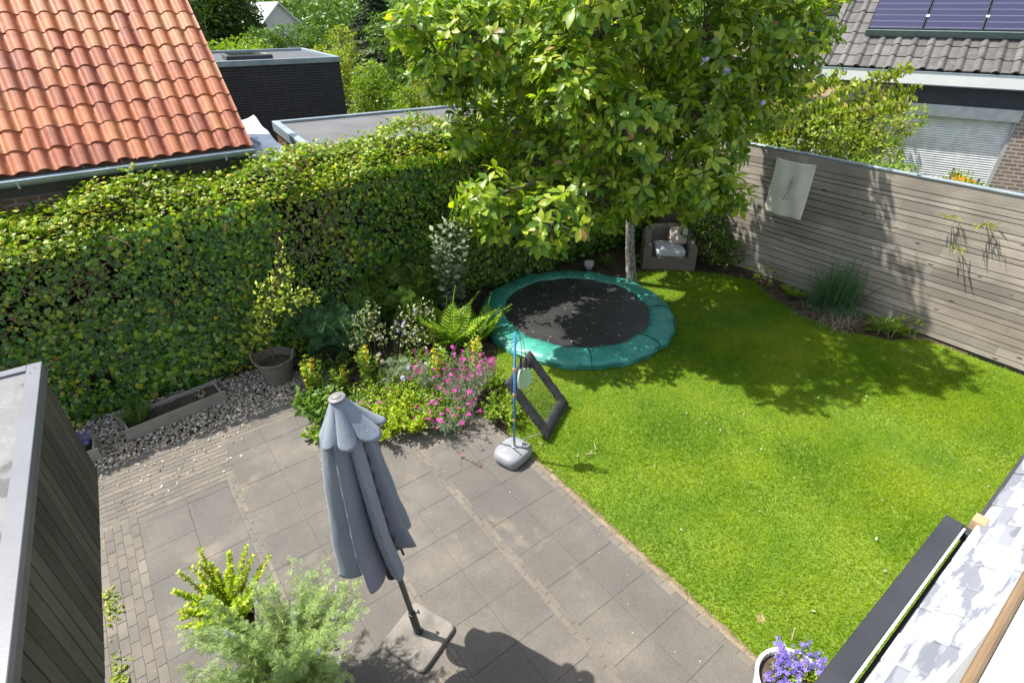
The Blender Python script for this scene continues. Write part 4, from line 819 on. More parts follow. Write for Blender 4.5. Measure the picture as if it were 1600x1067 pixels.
# ------------------------------------------------------------ own house: roof edge below the camera
def own_roof():
    o = thing('tiled_roof', 'mottled pale grey tiled roof edge with dark gutter in the lower right corner', 'roof', (0, 0, 0))
    ang = radians(38); Z = 1.9; W = np.array([0, -cos(ang), sin(ang)]); Nn = np.array([0, sin(ang), cos(ang)])
    mg, t, b = newmat('mottled_roof_tiles'); g = N(t, 'ShaderNodeNewGeometry'); c = ramp(t, g.outputs['Random Per Island'], [(0, (.20, .21, .24)), (.12, (.27, .28, .31)), (.3, (.40, .41, .43)), (1, (.50, .51, .53))])
    c = mixc(t, ramp(t, noise(t, 6, 6, coords(t, (.6, 2.4, 2.4))), [(.48, (0, 0, 0)), (.55, (.85, .85, .85))]), c, (.13, .14, .17)); t.links.new(c, b.inputs['Base Color']); b.inputs['Roughness'].default_value = .5; bump(t, b, noise(t, 60, 5), .3, .003)
    def prof(u): return .0 if .04 < u < .96 else -.02
    T = tile_t(prof=prof); roof_tiles((.2, .02, Z+.02), (1, 0, 0), W, Nn, 34, 30, .20, .062, T).build('roof_tiles', mg, o, smooth=False)
    d = MB(); d.box(.2, 7.0, -.07, 2.4, -.06, -.01, frame((0, .0, Z+.01), (1, 0, 0), W, Nn)); d.build('roof_deck', plain('deck3', (.05, .05, .055)), o)
    g = MB(); g.bevbox(0, 3.14, .0695, .158, Z-.05, Z+.015, .006); g.bevbox(3.085, 3.14, .03, .069, Z-.05, Z+.010, .006); g.build('gutter', plain('anthracite_gutter', (.030, .032, .038), (.042, .043, .05), .45, 4, .05), o)
    w_ = MB(); w_.box(0, 3.10, .057, .067, Z-.05, Z+.02); w_.build('gutter_edge', M_white, o)
    t_ = MB(); t_.box(3.16, 3.24, .0, .06, Z-.02, Z+.05); t_.build('batten_end', plain('pine', (.42, .30, .17), (.35, .25, .14)), o)
    wl = MB(); wl.box(-2, 9, -4, -.05, 0, Z-.1); wl.build('wall', brick('own_bricks', (.25, .15, .12), (.3, .2, .16), (.4, .38, .35)), o)
    o = thing('window_sill', 'white window sill with brown wooden edge close to the camera at the lower right', 'window sill', (0, 0, 0))
    s = MB(); s.bevbox(.45, 1.9, -.27, -.098, 3.365, 3.395, .004); s.build('sill_board', plain('sill_paint', (.62, .62, .62), (.55, .55, .56), .5, 6, .1), o); s = MB(); s.box(.5, 1.85, -.26, -.15, 1.95, 3.363); s.build('dormer_wall', plain('dormer_cladding', (.45, .45, .46), (.38, .38, .39), .6, 4, .1), o)
    e = MB(); e.tube([(.45, -.088, 3.39), (1.9, -.088, 3.39)], .0085, 10); e.build('wooden_edge', plain('brown_beading', (.22, .15, .085), (.17, .11, .06), .6, 12, .1, stretch=(1, 8, 8)), o)
own_roof()
# ------------------------------------------------------------ trampoline
def trampoline():
    cx_, cy_ = 5.48, 5.5; o = thing('trampoline', 'round ground level trampoline with green edge pad and black jumping mat', 'trampoline', (cx_, cy_, 0)); o.scale = (.98, .98, 1)
    mt = MB(); G = []
    for r in np.linspace(0, 1.24, 14): G.append([(r*cos(a), r*sin(a), .115-.03*(1-(r/1.24)**2)) for a in np.linspace(0, 2*pi, 64, endpoint=False)])
    mm, t, b = newmat('woven_mat'); c = ramp(t, noise(t, 2.5, 5), [(.35, (.020, .020, .022)), (.7, (.042, .040, .040))]); t.links.new(c, b.inputs['Base Color']); b.inputs['Roughness'].default_value = .45; b.inputs['Specular IOR Level'].default_value = .8; bump(t, b, noise(t, 160, 2), .2, .002)
    mt.grid(np.array(G), closeu=True).build('mat', mm, o, smooth=True)
    pm, t, b = newmat('green_vinyl'); c = ramp(t, noise(t, 3, 6), [(.32, (.03, .21, .16)), (.6, (.055, .30, .235)), (.75, (.12, .40, .33))])
    c = mixc(t, ramp(t, noise(t, 13, 6), [(.60, (0, 0, 0)), (.68, (.55, .55, .55))]), c, (.03, .06, .04)); t.links.new(c, b.inputs['Base Color']); b.inputs['Roughness'].default_value = .4; bump(t, b, noise(t, 9, 4), .45, .03)
    n = 8
    for k in range(n):
        a0 = 2*pi*k/n+.18; a1 = a0+2*pi/n-.006; G = []
        A = np.linspace(a0, a1, 26)
        prof = [(1.195, .118), (1.20, .142), (1.26, .156), (1.34, .160), (1.43, .150), (1.52, .128), (1.575, .095), (1.60, .05), (1.597, .012)]
        for r, z in prof:
            G.append([((r+.010*sin(9*a+k)+(.012*sin(23*a) if r > 1.5 else 0))*cos(a), (r+.010*sin(9*a+k)+(.012*sin(23*a) if r > 1.5 else 0))*sin(a), z+(.008*sin(15*a+r*20)+.005*sin(41*a+k)) if z > .1 else z) for a in A])
        s = MB().grid(np.array(G)).build('edge_pad', pm, o, smooth=True)
    se = MB()
    G = [[(r*cos(a), r*sin(a), z) for a in np.linspace(0, 2*pi, 96, endpoint=False)] for r, z in ((1.582, .082), (1.606, .07), (1.604, .058))]; se.grid(np.array(G), closeu=True); se.build('piping', plain('green_piping', (.01, .16, .11), rough=.4, bs=0), o)
    for k in range(n):
        a = 2*pi*k/n+.18-.003; q = MB(); G = [[(r*cos(a+d), r*sin(a+d), z) for d in (-.006, .006)] for r, z in ((1.21, .15), (1.34, .167), (1.45, .155), (1.54, .13))]; q.grid(np.array(G)); q.build('seam', plain('seam_green', (.008, .10, .07), bs=0), o)
    wl = MB(); wl.lathe([(1.56, -.02), (1.57, .09)], 64, cap0=False, cap1=False); wl.build('frame', M_darkmetal, o)
    # dry petals and little twigs lying on it
    n = 230; a = rng.uniform(0, 2*pi, n); r = 1.5*np.sqrt(rng.random(n)); x = r*np.cos(a); y = r*np.sin(a); z = np.where(r < 1.18, .122-.03*(1-(r/1.24)**2), .176); P = np.stack([x+cx_, y+cy_, z+.004], 1)
    V = inst(([(0, 0, 0), (.09, .3, .08), (.05, .7, .06), (0, 1, 0), (-.08, .65, .04), (-.05, .3, .02)], [(0, 1, 2, 3, 4, 5)]), P, rdir(n)*(1, 1, .05), np.tile((0, 0, 1.), (n, 1)), rng.uniform(.03, .075, n)); tag(rawmesh('fallen_petals', *V, LM['straw']), 'pale dry petals and leaf bits scattered over the trampoline', 'fallen leaves', kind='stuff')
trampoline()

# ------------------------------------------------------------ wicker armchair
def wicker_mat(name, c1, c2, sc=1.):
    m, t, b = newmat(name); tc = coords(t)
    w1 = N(t, 'ShaderNodeTexWave'); w1.bands_direction = 'Z'; w1.inputs['Scale'].default_value = 22*sc; t.links.new(tc, w1.inputs[0]); w1.inputs['Distortion'].default_value = 2; w1.inputs['Detail'].default_value = 2
    w2 = N(t, 'ShaderNodeTexWave'); w2.bands_direction = 'DIAGONAL'; w2.inputs['Scale'].default_value = 16*sc; t.links.new(tc, w2.inputs[0]); w2.inputs['Distortion'].default_value = 1
    h = N(t, 'ShaderNodeMath', operation='MULTIPLY'); t.links.new(w1.outputs['Fac'], h.inputs[0]); t.links.new(w2.outputs['Fac'], h.inputs[1])
    c = ramp(t, h.outputs[0], [(.05, tuple(x*.45 for x in c1)), (.3, c1), (.8, c2)]); c = mixc(t, 1., c, ramp(t, noise(t, 8, 4), [(.3, (.8, .8, .8)), (.7, (1.1, 1.1, 1.1))]), 'MULTIPLY')
    t.links.new(c, b.inputs['Base Color']); b.inputs['Roughness'].default_value = .7; bump(t, b, h.outputs[0], .8, .012); return m
def armchair():
    u = unit(np.array([8.43-7.71, 5.41-6.07, 0])); rz = math.atan2(u[1], u[0]); o = thing('wicker_armchair', 'grey brown wicker tub armchair with curved back standing under the magnolia', 'armchair', (8.07+.02, 5.74+.0, 0), rz=rz)
    wm = wicker_mat('grey_wicker', (.26, .222, .19), (.44, .39, .34))
    # local x = width, y = depth backwards (away from camera)
    hw, dp, rim = .49, .80, .12
    def outline(q, off=0, back=0):  # q 0..1 from right front round the back to left front
        w_ = hw-off; y1 = dp-off; r = .36-off*.6; L1 = y1-r; arc = pi*r/2; st = 2*(w_-r); tot = 2*L1+2*arc+st; s = q*tot
        if s < L1: return (w_, s)
        s -= L1
        if s < arc: a = s/r; return (w_-r+r*cos(a), L1+r*sin(a))
        s -= arc
        if s < st: return (w_-r-s, y1)
        s -= st
        if s < arc: a = pi/2+s/r; return (-w_+r+r*cos(a), L1+r*sin(a))
        s -= arc; return (-w_, L1-s)
    def top(q): e = min(q, 1-q)*2; return .50+.17*min(1, max(0, (e-.12)/.45))**1.0
    Q = np.linspace(0, 1, 48); G = []
    for lvl in range(12):
        row = []
        for q in Q:
            xo, yo = outline(q); xi, yi = outline(q, .15); T = top(q)
            P = [(0, 0, .0), (0, 0, .0)]
            k = lvl/11
            if lvl < 5: z = T*lvl/5*.93; row.append((xo, yo, z))
            elif lvl < 9: a = pi*(lvl-5)/3.; mx_, my_ = (xo+xi)/2, (yo+yi)/2; row.append((mx_+(xo-mx_)*cos(a), my_+(yo-my_)*cos(a), T*.93+.05*sin(a)))
            else: z = T*.93-(T*.93-.24)*(lvl-8)/3; row.append((xi, yi, z))
        G.append(row)
    G = np.array(G); mb = MB().grid(G)
    for j in (0, 47): col = G[:, j]; mb.faces(col, [tuple(range(12))])
    mb.build('body', wm, o, smooth=False)
    s = MB(); s.bevbox(-hw+.13, hw-.13, .0, dp-.15, .02, .27, .02); s.build('seat_base', wm, o)
    fr = MB(); fr.bevbox(-hw, hw, -.012, .0, .02, .27, .004); fr.build('front_panel', wm, o)
    c = MB(); G = []; nx = 16
    for i in range(nx):
        for_ = []
    def cushion(name, x0, x1, y0, y1, z0, z1, m, par, M=None, puff=.03, r=.04):
        V = []; n = 14; k = 8
        import bmesh
        B = bmesh.new(); bmesh.ops.create_cube(B, size=1); bmesh.ops.subdivide_edges(B, edges=B.edges[:], cuts=9, use_grid_fill=True)
        for v in B.verts:
            p = v.co; ax, ay, az = p.x*2, p.y*2, p.z*2; f = (1-ax**4)*(1-ay**4)
            e = 1-.06*(abs(ax)**6*abs(ay)**6); zz = az*(.80+.20*max(0, (1-ax**8)*(1-ay**8))**.5)+max(0, az)*puff*6*f*.2
            v.co = Vector(((x0+x1)/2+(x1-x0)/2*ax*e*(1-.04*abs(az)), (y0+y1)/2+(y1-y0)/2*ay*e*(1-.04*abs(az)), (z0+z1)/2+(z1-z0)/2*zz))
        me = bpy.data.meshes.new(name); B.to_mesh(me); B.free(); me.materials.append(m)
        for p in me.polygons: p.use_smooth = True
        ob = link(bpy.data.objects.new(name, me), par)
        if M is not None: ob.matrix_local = M
        return ob
    cm = plain('grey_white_cushion', (.46, .48, .52), (.54, .56, .60), .85, 5, .3, .004, 160)
    cushion('seat_cushion', -.27, .30, .0, .60, .27, .40, cm, o)
    o2 = thing('cushion', 'cream and dusty pink cushion leaning in the corner of the wicker armchair', 'cushion', tuple(np.array([8.09, 5.74, .40])+np.array([cos(rz)*.19-sin(rz)*.44, sin(rz)*.19+cos(rz)*.44, 0])), rz=rz-.35)
    M = Matrix.Rotation(radians(58), 4, 'X')@Matrix.Rotation(radians(8), 4, 'Z')
    cushion('cover', -.17, .17, -.17, .17, -.045, .045, plain('cream_weave', (.56, .52, .44), (.48, .40, .35), .9, 3, .4, .005, 90), o2, M=Matrix.Translation((0, 0, .15))@M, puff=.05)
    # cloth hung over the back rim
    G = []
    for i in range(22):
        v_ = i/21; row = []
        for j in range(10):
            q = j/9; x = .02+.20*q+.012*sin(v_*9); t_ = (v_-.45)*.62
            y = .655-(abs(t_)*.12 if t_ > 0 else 0)-.02*sin(q*8)*max(0, v_-.4)+(.18*(-t_)/.28 if t_ < 0 else 0)*.9; z = .705-.012*q+(-t_*.95 if t_ > 0.0 else t_*.15)+.008*sin(q*11+v_*5)
            row.append((x, y, z))
        G.append(row)
    t_ = MB().grid(np.array(G)).build('throw_blanket', plain('dusty_pink', (.40, .27, .24), (.34, .23, .2), .9, 6, .4, .004, 120), smooth=True)
    t_.location = (8.09, 5.74, 0); t_.rotation_euler = (0, 0, rz); t_.modifiers.new('s', 'SOLIDIFY').thickness = .010
    tag(t_, 'dusty pink cloth hung over the back rim of the wicker armchair', 'blanket')
armchair()

# ------------------------------------------------------------ parasol
def parasol():
    o = thing('parasol', 'closed blue-grey garden parasol with scalloped top flap, standing on a square concrete foot', 'parasol', (.87, 2.38, 0))
    top = np.array([.66-.87, 2.48-2.38, 2.46]); ax = unit(top-np.array([0, 0, .05]))
    fb, t, b = newmat('blue_grey_canvas'); c = ramp(t, noise(t, 2.5, 4), [(.35, (.20, .235, .285)), (.7, (.25, .285, .34))]); t.links.new(c, b.inputs['Base Color']); b.inputs['Roughness'].default_value = .8
    bump(t, b, noise(t, 5, 6, coords(t, (3, 3, .7)), .6), .3, .02); b.inputs['Specular IOR Level'].default_value = .3
    b.inputs['Sheen Weight'].default_value = .15
    M_umb = M_darkmetal
    def at(h): return ax*(h/ax[2])
    # lobes: folded panels hang around the pole
    edges = [-.35, .62, 1.28, 2.15, 2.95, 3.9, 4.75, 5.933]; dhs = [.02, -.03, -.05, .03, .0, .02, .03]; amp = [1.0, 1.08, 1.0, .95, 1.0, .95, 1.0]
    u = unit(np.cross(ax, (0, 1, 0))); v = np.cross(ax, u)
    n = 210; G = []; H1, H0 = 2.40, 1.06
    def pan(a):
        a = (a+.35) % (2*pi)-.35
        for k in range(7):
            if edges[k] <= a < edges[k+1]: return k, (a-edges[k])/(edges[k+1]-edges[k])
        return 6, 1.
    for i in range(50):
        q = i/49; h = H1+(H0-H1)*q; row = []
        for k in range(n):
            a = 2*pi*k/n; pk, f = pan(a-.25*q)
            rise = min(1, f/.10); fall = 1-max(0, (f-.10)/.90)**1.25; g = rise**.5*fall
            env = .042+.062*min(1, q/.14)+.142*q**.8; depth = .20+.36*min(1, q*1.6)
            rad = env*(1-depth+depth*1.25*amp[pk]*g)*(1+.025*sin(7*q+pk*2)+.012*sin(19*q+pk))
            hh = h+(dhs[pk]+.07*(abs(f-.45)/.55)**3)*q**3; row.append(at(hh)+(u*cos(a)+v*sin(a)*.95)*rad+np.array([-.065, .05, 0])*min(1, q*1.3))
        G.append(row)
    G = np.array(G); mb = MB().grid(G, closeu=True)
    cn = mb.build('canopy', fb, o, smooth=True)
    cn.modifiers.new('s', 'SOLIDIFY').thickness = .004
    # stitched seams down the panel folds, and a tie strap
    st_ = plain('seam_thread', (.10, .12, .15), bs=0)
    for pk in range(7):
        k0 = int(round(((edges[pk]+.03) % (2*pi))/(2*pi)*n)); pts = []
        for i in range(4, 50, 3): k = int(round((((edges[pk]+.10)+.25*i/49) % (2*pi))/(2*pi)*n)) % n; c_ = G[i].mean(0); d_ = unit(G[i, k]-c_); pts.append(G[i, k]+d_*.002)
        sb = MB(); sb.tube(pts, .0022, 4, False); sb.build('seam', st_, o)
    # top flap with scallops
    G = []
    for i in range(16):
        q = i/15; row = []
        for k in range(128):
            a = 2*pi*k/128; lobe = abs(sin(a*3.5+.6))**.6; r = .040+(.072+.062*lobe)*q**1.1; h = 2.445-.215*q-.035*q*lobe+.012*q*(1-lobe)
            # one flap stands out to the right side
            d = (a-2.6+pi) % (2*pi)-pi
            row.append(at(h)+(u*cos(a)+v*sin(a))*r*(1.0+.35*q*math.exp(-(d/.7)**2)))
        G.append(row)
    G2 = np.array(G); f = MB().grid(G2, closeu=True).build('top_flap', fb, o, smooth=True); f.modifiers.new('s', 'SOLIDIFY').thickness = .003
    fin = MB(); M = frame(at(2.44), u, v, ax); V = []
    prof = [(.047, 0), (.050, .008), (.048, .016), (.036, .022), (.030, .022), (.026, .028), (0.004, .032)]; q = MB().lathe(prof, 24); V = q.V[0]; fin.add(xf(M, V), q.c[0], q.i[0]); fin.build('finial', plain('grey_knob', (.22, .22, .22), rough=.4, bs=0), o, smooth=False)
    p = MB(); p.tube([at(.30), at(1.2), at(2.4)], .021, 14); p.build('pole', plain('pole_paint', (.085, .09, .09), (.07, .075, .075), .4, 5, .05), o, smooth=True)
    rb = MB()
    for k in range(7): a = k*2*pi/7; rb.tube([at(1.02)+(u*cos(a)+v*sin(a))*.08, at(1.6)+(u*cos(a)+v*sin(a))*.05], .009, 5)
    rb.build('ribs', M_darkmetal, o)
    hub = MB(); hub.tube([at(.93)+u*.05+v*.06, at(1.06)+u*.05+v*.06], .04, 10); hub.build('runner', M_black, o)
    sl_ = MB(); sl_.tube([at(.055), at(.33)], .030, 14); sl_.tube([at(.05), at(.07)], .045, 14); sl_.build('sleeve', M_darkmetal, o)
    kb = MB(); kb.tube([at(.29), at(.29)+np.array([.05, .0, 0])], .006, 6); kb.tube([at(.29)+np.array([.048, 0, 0]), at(.29)+np.array([.056, 0, .0])], .016, 8); kb.build('knob', M_black, o)
    hm = MB(); hm.tube(np.vstack([G2[-1], G2[-1][:1]]), .003, 4, False); hm.build('flap_hem', st_, o)
    # concrete foot with rounded corners
    A = radians(-22.5)+radians(0); G = []; hwid = .215
    def rr(h, w_, r=.05):
        P = []
        for cx2, cy2, a0 in ((w_-r, w_-r, 0), (-w_+r, w_-r, pi/2), (-w_+r, -w_+r, pi), (w_-r, -w_+r, 1.5*pi)):
            for k in range(6): a = a0+k*pi/10; P.append(((cx2+r*cos(a)), (cy2+r*sin(a)), h))
        return P
    G = [rr(.022, .0001, .00005), rr(.022, hwid-.001), rr(.030, hwid), rr(.05, hwid), rr(.062, hwid-.008), rr(.064, hwid-.02), rr(.0655, hwid*.5), rr(.066, .0001, .00005)]
    M = Matrix.Rotation(radians(22), 4, 'Z'); ft = MB(); gg = MB().grid(np.array(G), closeu=True); ft.add(xf(M, gg.V[0]), gg.c[0], gg.i[0])
    foot = ft.build('foot', plain('worn_concrete', (.13, .12, .106), (.23, .21, .185), .9, 5, .5, .006, 60), o); foot.location = (-.015, -.02, 0)
parasol()

# ------------------------------------------------------------ swing-ball pole on its plastic foot
def swing():
    o = thing('swing_tennis_set', 'blue telescopic game pole on a rounded grey plastic water foot at the lawn corner', 'game set', (2.68, 3.52, 0), rz=.25)
    def se(w_, d_, z, e=3.2):
        return [(w_*np.sign(cos(a))*abs(cos(a))**(2/e), d_*np.sign(sin(a))*abs(sin(a))**(2/e), z) for a in np.linspace(0, 2*pi, 48, endpoint=False)]
    G = [se(.19, .165, .03), se(.20, .175, .055), se(.20, .175, .10), se(.192, .167, .135), se(.165, .142, .156), se(.10, .09, .162), se(.0001, .0001, .164)]
    for g in G[:2]:
        for i, p in enumerate(g):
            a = 2*pi*i/48; g[i] = (p[0], p[1], p[2]+.028*(cos(4*a)*.5-.0) if p[2] < .04 else p[2])
    pm = plain('grey_plastic_foot', (.22, .23, .25), (.27, .28, .30), .4, 4, .08)
    mb = MB().grid(np.array(G), closeu=True); ft = mb.build('foot', pm, o, smooth=True)
    r_ = MB(); a = np.linspace(0, 2*pi, 40, endpoint=False)
    gr = MB(); gr.tube([(-.03, .16, .155), (-.02, .09, .166), (.0, 0.03, .168), (-.02, -.06, .168), (-.03, -.14, .158)], .007, 6); gr.build('groove', M_darkmetal, ft)
    hd = MB(); hd.tube([(.06, -.075, .158), (.10, -.12, .168), (.15, -.125, .155)], .014, 8); hd.tube([(.06, -.075, .158), (.11, -.03, .166), (.16, -.05, .150), (.15, -.125, .15)], .014, 8); hd.build('handle', pm, ft, smooth=True)
    hr = MB(); hr.faces([(.07, -.072, .1605), (.115, -.035, .1605), (.155, -.055, .158), (.145, -.112, .158), (.1, -.112, .1605)], [(0, 1, 2, 3, 4)]); hr.build('handle_recess', M_darkmetal, ft)
    cp = MB(); cp.lathe([(.026, 0), (.026, .006), (.02, .009)], 16, (-.09, .05, .158)); cp.build('filler_cap', plain('cap_white', (.55, .55, .56), bs=0), ft)
    x0 = .02
    bm_ = plain('blue_tube', (.05, .20, .42), (.06, .24, .48), .35, 5, 0); tn = plain('tan_collar', (.45, .31, .20), rough=.5, bs=0)
    p = MB(); p.tube([(x0, 0, .15), (x0+.012, 0, 1.62)], .0125, 12); p.build('pole', bm_, o, smooth=True)
    for z in (.20, .52, .86, 1.18): q = MB(); q.tube([(x0+.001, 0, z), (x0+.001, 0, z+.035)], .017, 12); q.build('collar', tn, o)
    q = MB(); q.tube([(x0, 0, .158), (x0, 0, .175)], .026, 14); q.build('socket', plain('white_socket', (.6, .62, .64), bs=0), o)
    cd = MB()
    B = np.array([x0+.012, 0, 1.61])
    cd.tube([B, B+(.02, -.02, .01), B+(.045, -.035, -.08), B+(.06, -.04, -.27)], .003, 5); cd.tube([B, B+(.03, -.03, -.0), B+(.07, -.05, -.1), B+(.10, -.06, -.30)], .003, 5); cd.build('cord', M_black, o)
    def bat(name, label, dx, dy, top, col, rot):
        ob = thing(name, label, 'bat', tuple(np.array([2.68, 3.52, top])+np.array([dx, dy, 0])), rz=rot, group='bats hanging on the game pole')
        h = MB(); h.tube([(0, 0, 0), (0, 0, -.13)], .012, 8); h.build('handle', M_black, ob)
        P = []
        for k in range(28): a = 2*pi*k/28; P.append((.075*sin(a), 0, -.25+.125*cos(a)*(1 if cos(a) > 0 else 1.0)))
        m_ = MB(); V = [(x, y-.007, z) for x, y, z in P]+[(x, y+.007, z) for x, y, z in P]; F = [tuple(range(28)), tuple(range(28, 56))[::-1]]+[(k, (k+1) % 28, 28+(k+1) % 28, 28+k) for k in range(28)]
        m_.faces(V, F).build('blade', plain(name+'_face', col, rough=.45, bs=0), ob); return ob
    bat('bat', 'white bat hanging nearest to the blue pole', .075, -.03, 1.34, (.72, .76, .70), .5); bat('bat', 'pale green bat hanging outside the white one on the blue pole', .125, -.05, 1.33, (.42, .68, .45), -.1)
swing()

# ------------------------------------------------------------ rebounder goal
def rebound():
    Bp = np.array([3.13, 3.45, .06]); R = np.array([3.79, 3.82, .06]); L = np.array([2.86, 3.92, .72]); o = thing('rebound_net', 'tilted square ball rebound net with padded black frame on the lawn edge', 'ball net', tuple(Bp))
    e1 = R-Bp; e2 = L-Bp; nn = unit(np.cross(e1, e2)); V4 = [np.zeros(3), e1, e1+e2, e2]
    fm = plain('black_sleeve', (.032, .033, .036), (.055, .057, .062), .75, 7, .6, .01, 26, spec=.3); nm = ['lower_sleeve', 'side_sleeve', 'upper_sleeve', 'side_sleeve']
    ins = .075; cen = (e1+e2)/2
    for k in range(4):
        a, b_ = V4[k], V4[(k+1) % 4]; d = unit(b_-a); inw = unit(cen-(a+b_)/2-np.dot(cen-(a+b_)/2, d)*d); G = []
        Lk = np.linalg.norm(b_-a); 
        for t_ in np.linspace(0, 1, 16):
            row = []
            for j in range(12):
                an = 2*pi*j/12; wv = 1+.06*sin(t_*30+j)+.05*sin(t_*57); w2 = .080*wv; base = inw*(.080+w2*cos(an)); off = nn*(.026*sin(an)*wv)
                s0 = (.080+w2*cos(an)); p = a+d*(s0+(Lk-2*s0)*t_)+base+off; row.append(p)
            G.append(row)
        MB().grid(np.array(G), closeu=True).build(nm[k], fm, o, smooth=True)
    net = MB(); n = 15
    for k in range(-n, n+1):
        for s in (0, 1):
            # diagonal mesh clipped to the square
            c_ = k/n; pts = []
            if s == 0: u0, v0, u1, v1 = max(0, c_), max(0, -c_), min(1, 1+c_), min(1, 1-c_)
            else: u0, v0, u1, v1 = max(0, c_), min(1, 1+c_), min(1, 1+c_), max(0, c_)
            if abs(u1-u0) < .02: continue
            f = lambda u_, v_: e1*(.1+.8*u_)+e2*(.1+.8*v_)
            net.tube([f(u0, v0), f(u1, v1)], .0022, 3, False)
    net.build('net', M_black, o)
    st = plain('steel', (.30, .30, .31), rough=.45, metal=.6, bs=0)
    q = MB(); P = e2*.0; q.tube([e2*.12+e1*.05, e2*.12+e1*.05+np.array([-.34, .12, -.06]), np.array([-.30, .55, -.04])], .006, 8); q.build('strut', st, o)
    q = MB(); q.tube([e1*.9+e2*.6, e1*.9+e2*.5+np.array([-.2, .35, -.33]), np.array([-.10, .80, -.05]), np.array([.55, .95, -.05])], .006, 8); q.build('strut', st, o)
rebound()

# ------------------------------------------------------------ planters, basket, pots
PW = wood('grey_planter_wood', (.26, .235, .195), (.40, .37, .32), 0, .85, .1)
def planter(name, label, p0, ang, L, W_, H, t_=.022):
    o = thing(name, label, 'planter', p0, rz=ang)
    for nm, bx in (('front_board', (-.03, L+.03, 0, t_, 0, H)), ('back_board', (-.03, L+.03, W_-t_, W_, 0, H)), ('end_board', (0, t_, t_, W_-t_, 0, H-.01)), ('end_board', (L-t_, L, t_, W_-t_, 0, H-.01))):
        b_ = MB(); b_.bevbox(*bx, .003); b_.build(nm, PW, o)
    nx, ny = 24, 8; G = [[(t_+(L-2*t_)*i/(nx-1), t_+(W_-2*t_)*j/(ny-1), H-.05+.012*math.sin(i*1.7+j)*math.cos(j*2.1+i*.6)) for j in range(ny)] for i in range(nx)]; MB().grid(np.array(G)).build('soil', M_soil, o); return o
planter('wooden_planter', 'long shallow weathered timber planter on the pebbles below the hedge', (-.69, 6.42, .01), radians(6.5), 1.06, .33, .16)
spray('rosemary', 'upright needle leaved herb filling the left end of the long timber planter', 'plant', (-.56, 6.62, .12), 70, .26, .13, T_NAR, LM['mid'], .05, 40, .1, .1, basej=.11, sr=.003)
spray('seedling', 'tiny dry seedling in the right half of the long timber planter', 'plant', (.12, 6.66, .12), 6, .05, .06, T_ELL, LM['straw'], .05, 5, .2, .1, basej=.1, sr=.002)
planter('planter_box', 'small weathered timber box of blue flowers half hidden by the dark canopy edge', (-1.34, 6.28, .01), radians(-3), .33, .30, .16)
spray('bellflower', 'bright blue-violet flowers growing in the small timber box by the canopy', 'flower', (-1.16, 6.45, .12), 30, .14, .11, T_ELL, LM['mid'], .03, 12, .1, .1, flw=1, flm=LM['purple'], fls=.018, fln=4, flrange=(.7, 1), basej=.08, sr=.002)
def basket():
    o = thing('wicker_basket', 'round grey wicker basket pot with two loop handles on the pebbles', 'basket', (1.06, 6.60, .0)); o.scale = (1.22, 1.22, 1.12); wm = wicker_mat('basket_wicker', (.27, .225, .18), (.46, .40, .33), 1.4)
    b_ = MB(); b_.lathe([(.135, .01), (.15, .10), (.175, .22), (.195, .315), (.20, .33), (.178, .328), (.165, .25), (.15, .12)], 36, cap1=False); b_.build('body', wm, o, smooth=False)
    r = MB(); a = np.linspace(0, 2*pi, 41); P = [(.196*cos(x), .196*sin(x), .335+.003*sin(x*20)) for x in a]; r.tube(P, .013, 8, False); r.build('rim', wm, o)
    for s in (-1, 1):
        A = radians(-37+8); h = MB(); th = np.linspace(0, pi, 12); P = [(s*(.195+.02*sin(x)), .07*cos(x), .33+.10*sin(x)) for x in th]; h.tube(P, .011, 8); hh = h.build('handle', wm, o); hh.rotation_euler = (0, 0, radians(-25))
    g = MB(); g.lathe([(.175, .26), (.0005, .275)], 24, cap0=False); g.build('soil', M_soil, o)
basket()
o = bushy('potted_tree', 'slender young tree with pale yellow-green leaves growing from the wicker basket', 'small tree', (1.06, 6.60, .29), [(.15, -.2, 1.05, .2), (.3, -.25, .95, .17), (.58, -.25, .9, .11), (.45, -.25, .95, .12), (.05, -.2, .85, .16), (.3, -.25, 1.25, .13), (.33, -.27, 1.42, .09), (.35, -.28, 1.56, .06), (.36, -.3, 1.68, .05), (.38, -.3, 1.8, .045), (-.05, -.1, .55, .14), (-.12, 0, .35, .1), (.0, -.1, .7, .15)], T_ELL, LM['sapling'], .058, 2300, None, (.011, .7), M_twig, 'crown', LM['yellowgreen'])
tr_ = thing('plastic_tray', 'shallow black plastic crate lying between the planter and the basket', 'crate', (.52, 7.02, .02), rz=.2)
q = MB(); q.box(0, .42, 0, .24, 0, .012); q.box(0, .42, 0, .012, .0121, .09); q.box(0, .42, .228, .24, .0121, .09); q.box(0, .012, .0121, .2279, .0121, .09); q.box(.408, .42, .0121, .2279, .0121, .09); q.box(.2, .21, .0121, .2279, .0121, .08); q.build('crate_body', M_black, tr_)
q = MB(); q.tube([(.62, 6.98, .115), (.76, 7.10, .125)], .007, 6); tag(q.build('cane', plain('yellow_cane', (.65, .42, .06), bs=0)), 'short yellow stick lying on the black plastic crate', 'stick')
q = thing('plastic_tray', 'small black plastic seed tray right beside the wicker basket', 'crate', (.80, 7.06, .02), rz=-.1); w_ = MB(); w_.box(-.14, .1, 0, .2, 0, .012); w_.box(-.14, .1, 0, .01, .0121, .1); w_.box(-.14, .1, .19, .2, .0121, .1); w_.box(-.14, -.13, .0101, .1899, .0121, .1); w_.box(.09, .1, .0101, .1899, .0121, .1); w_.build('crate_body', M_black, q)

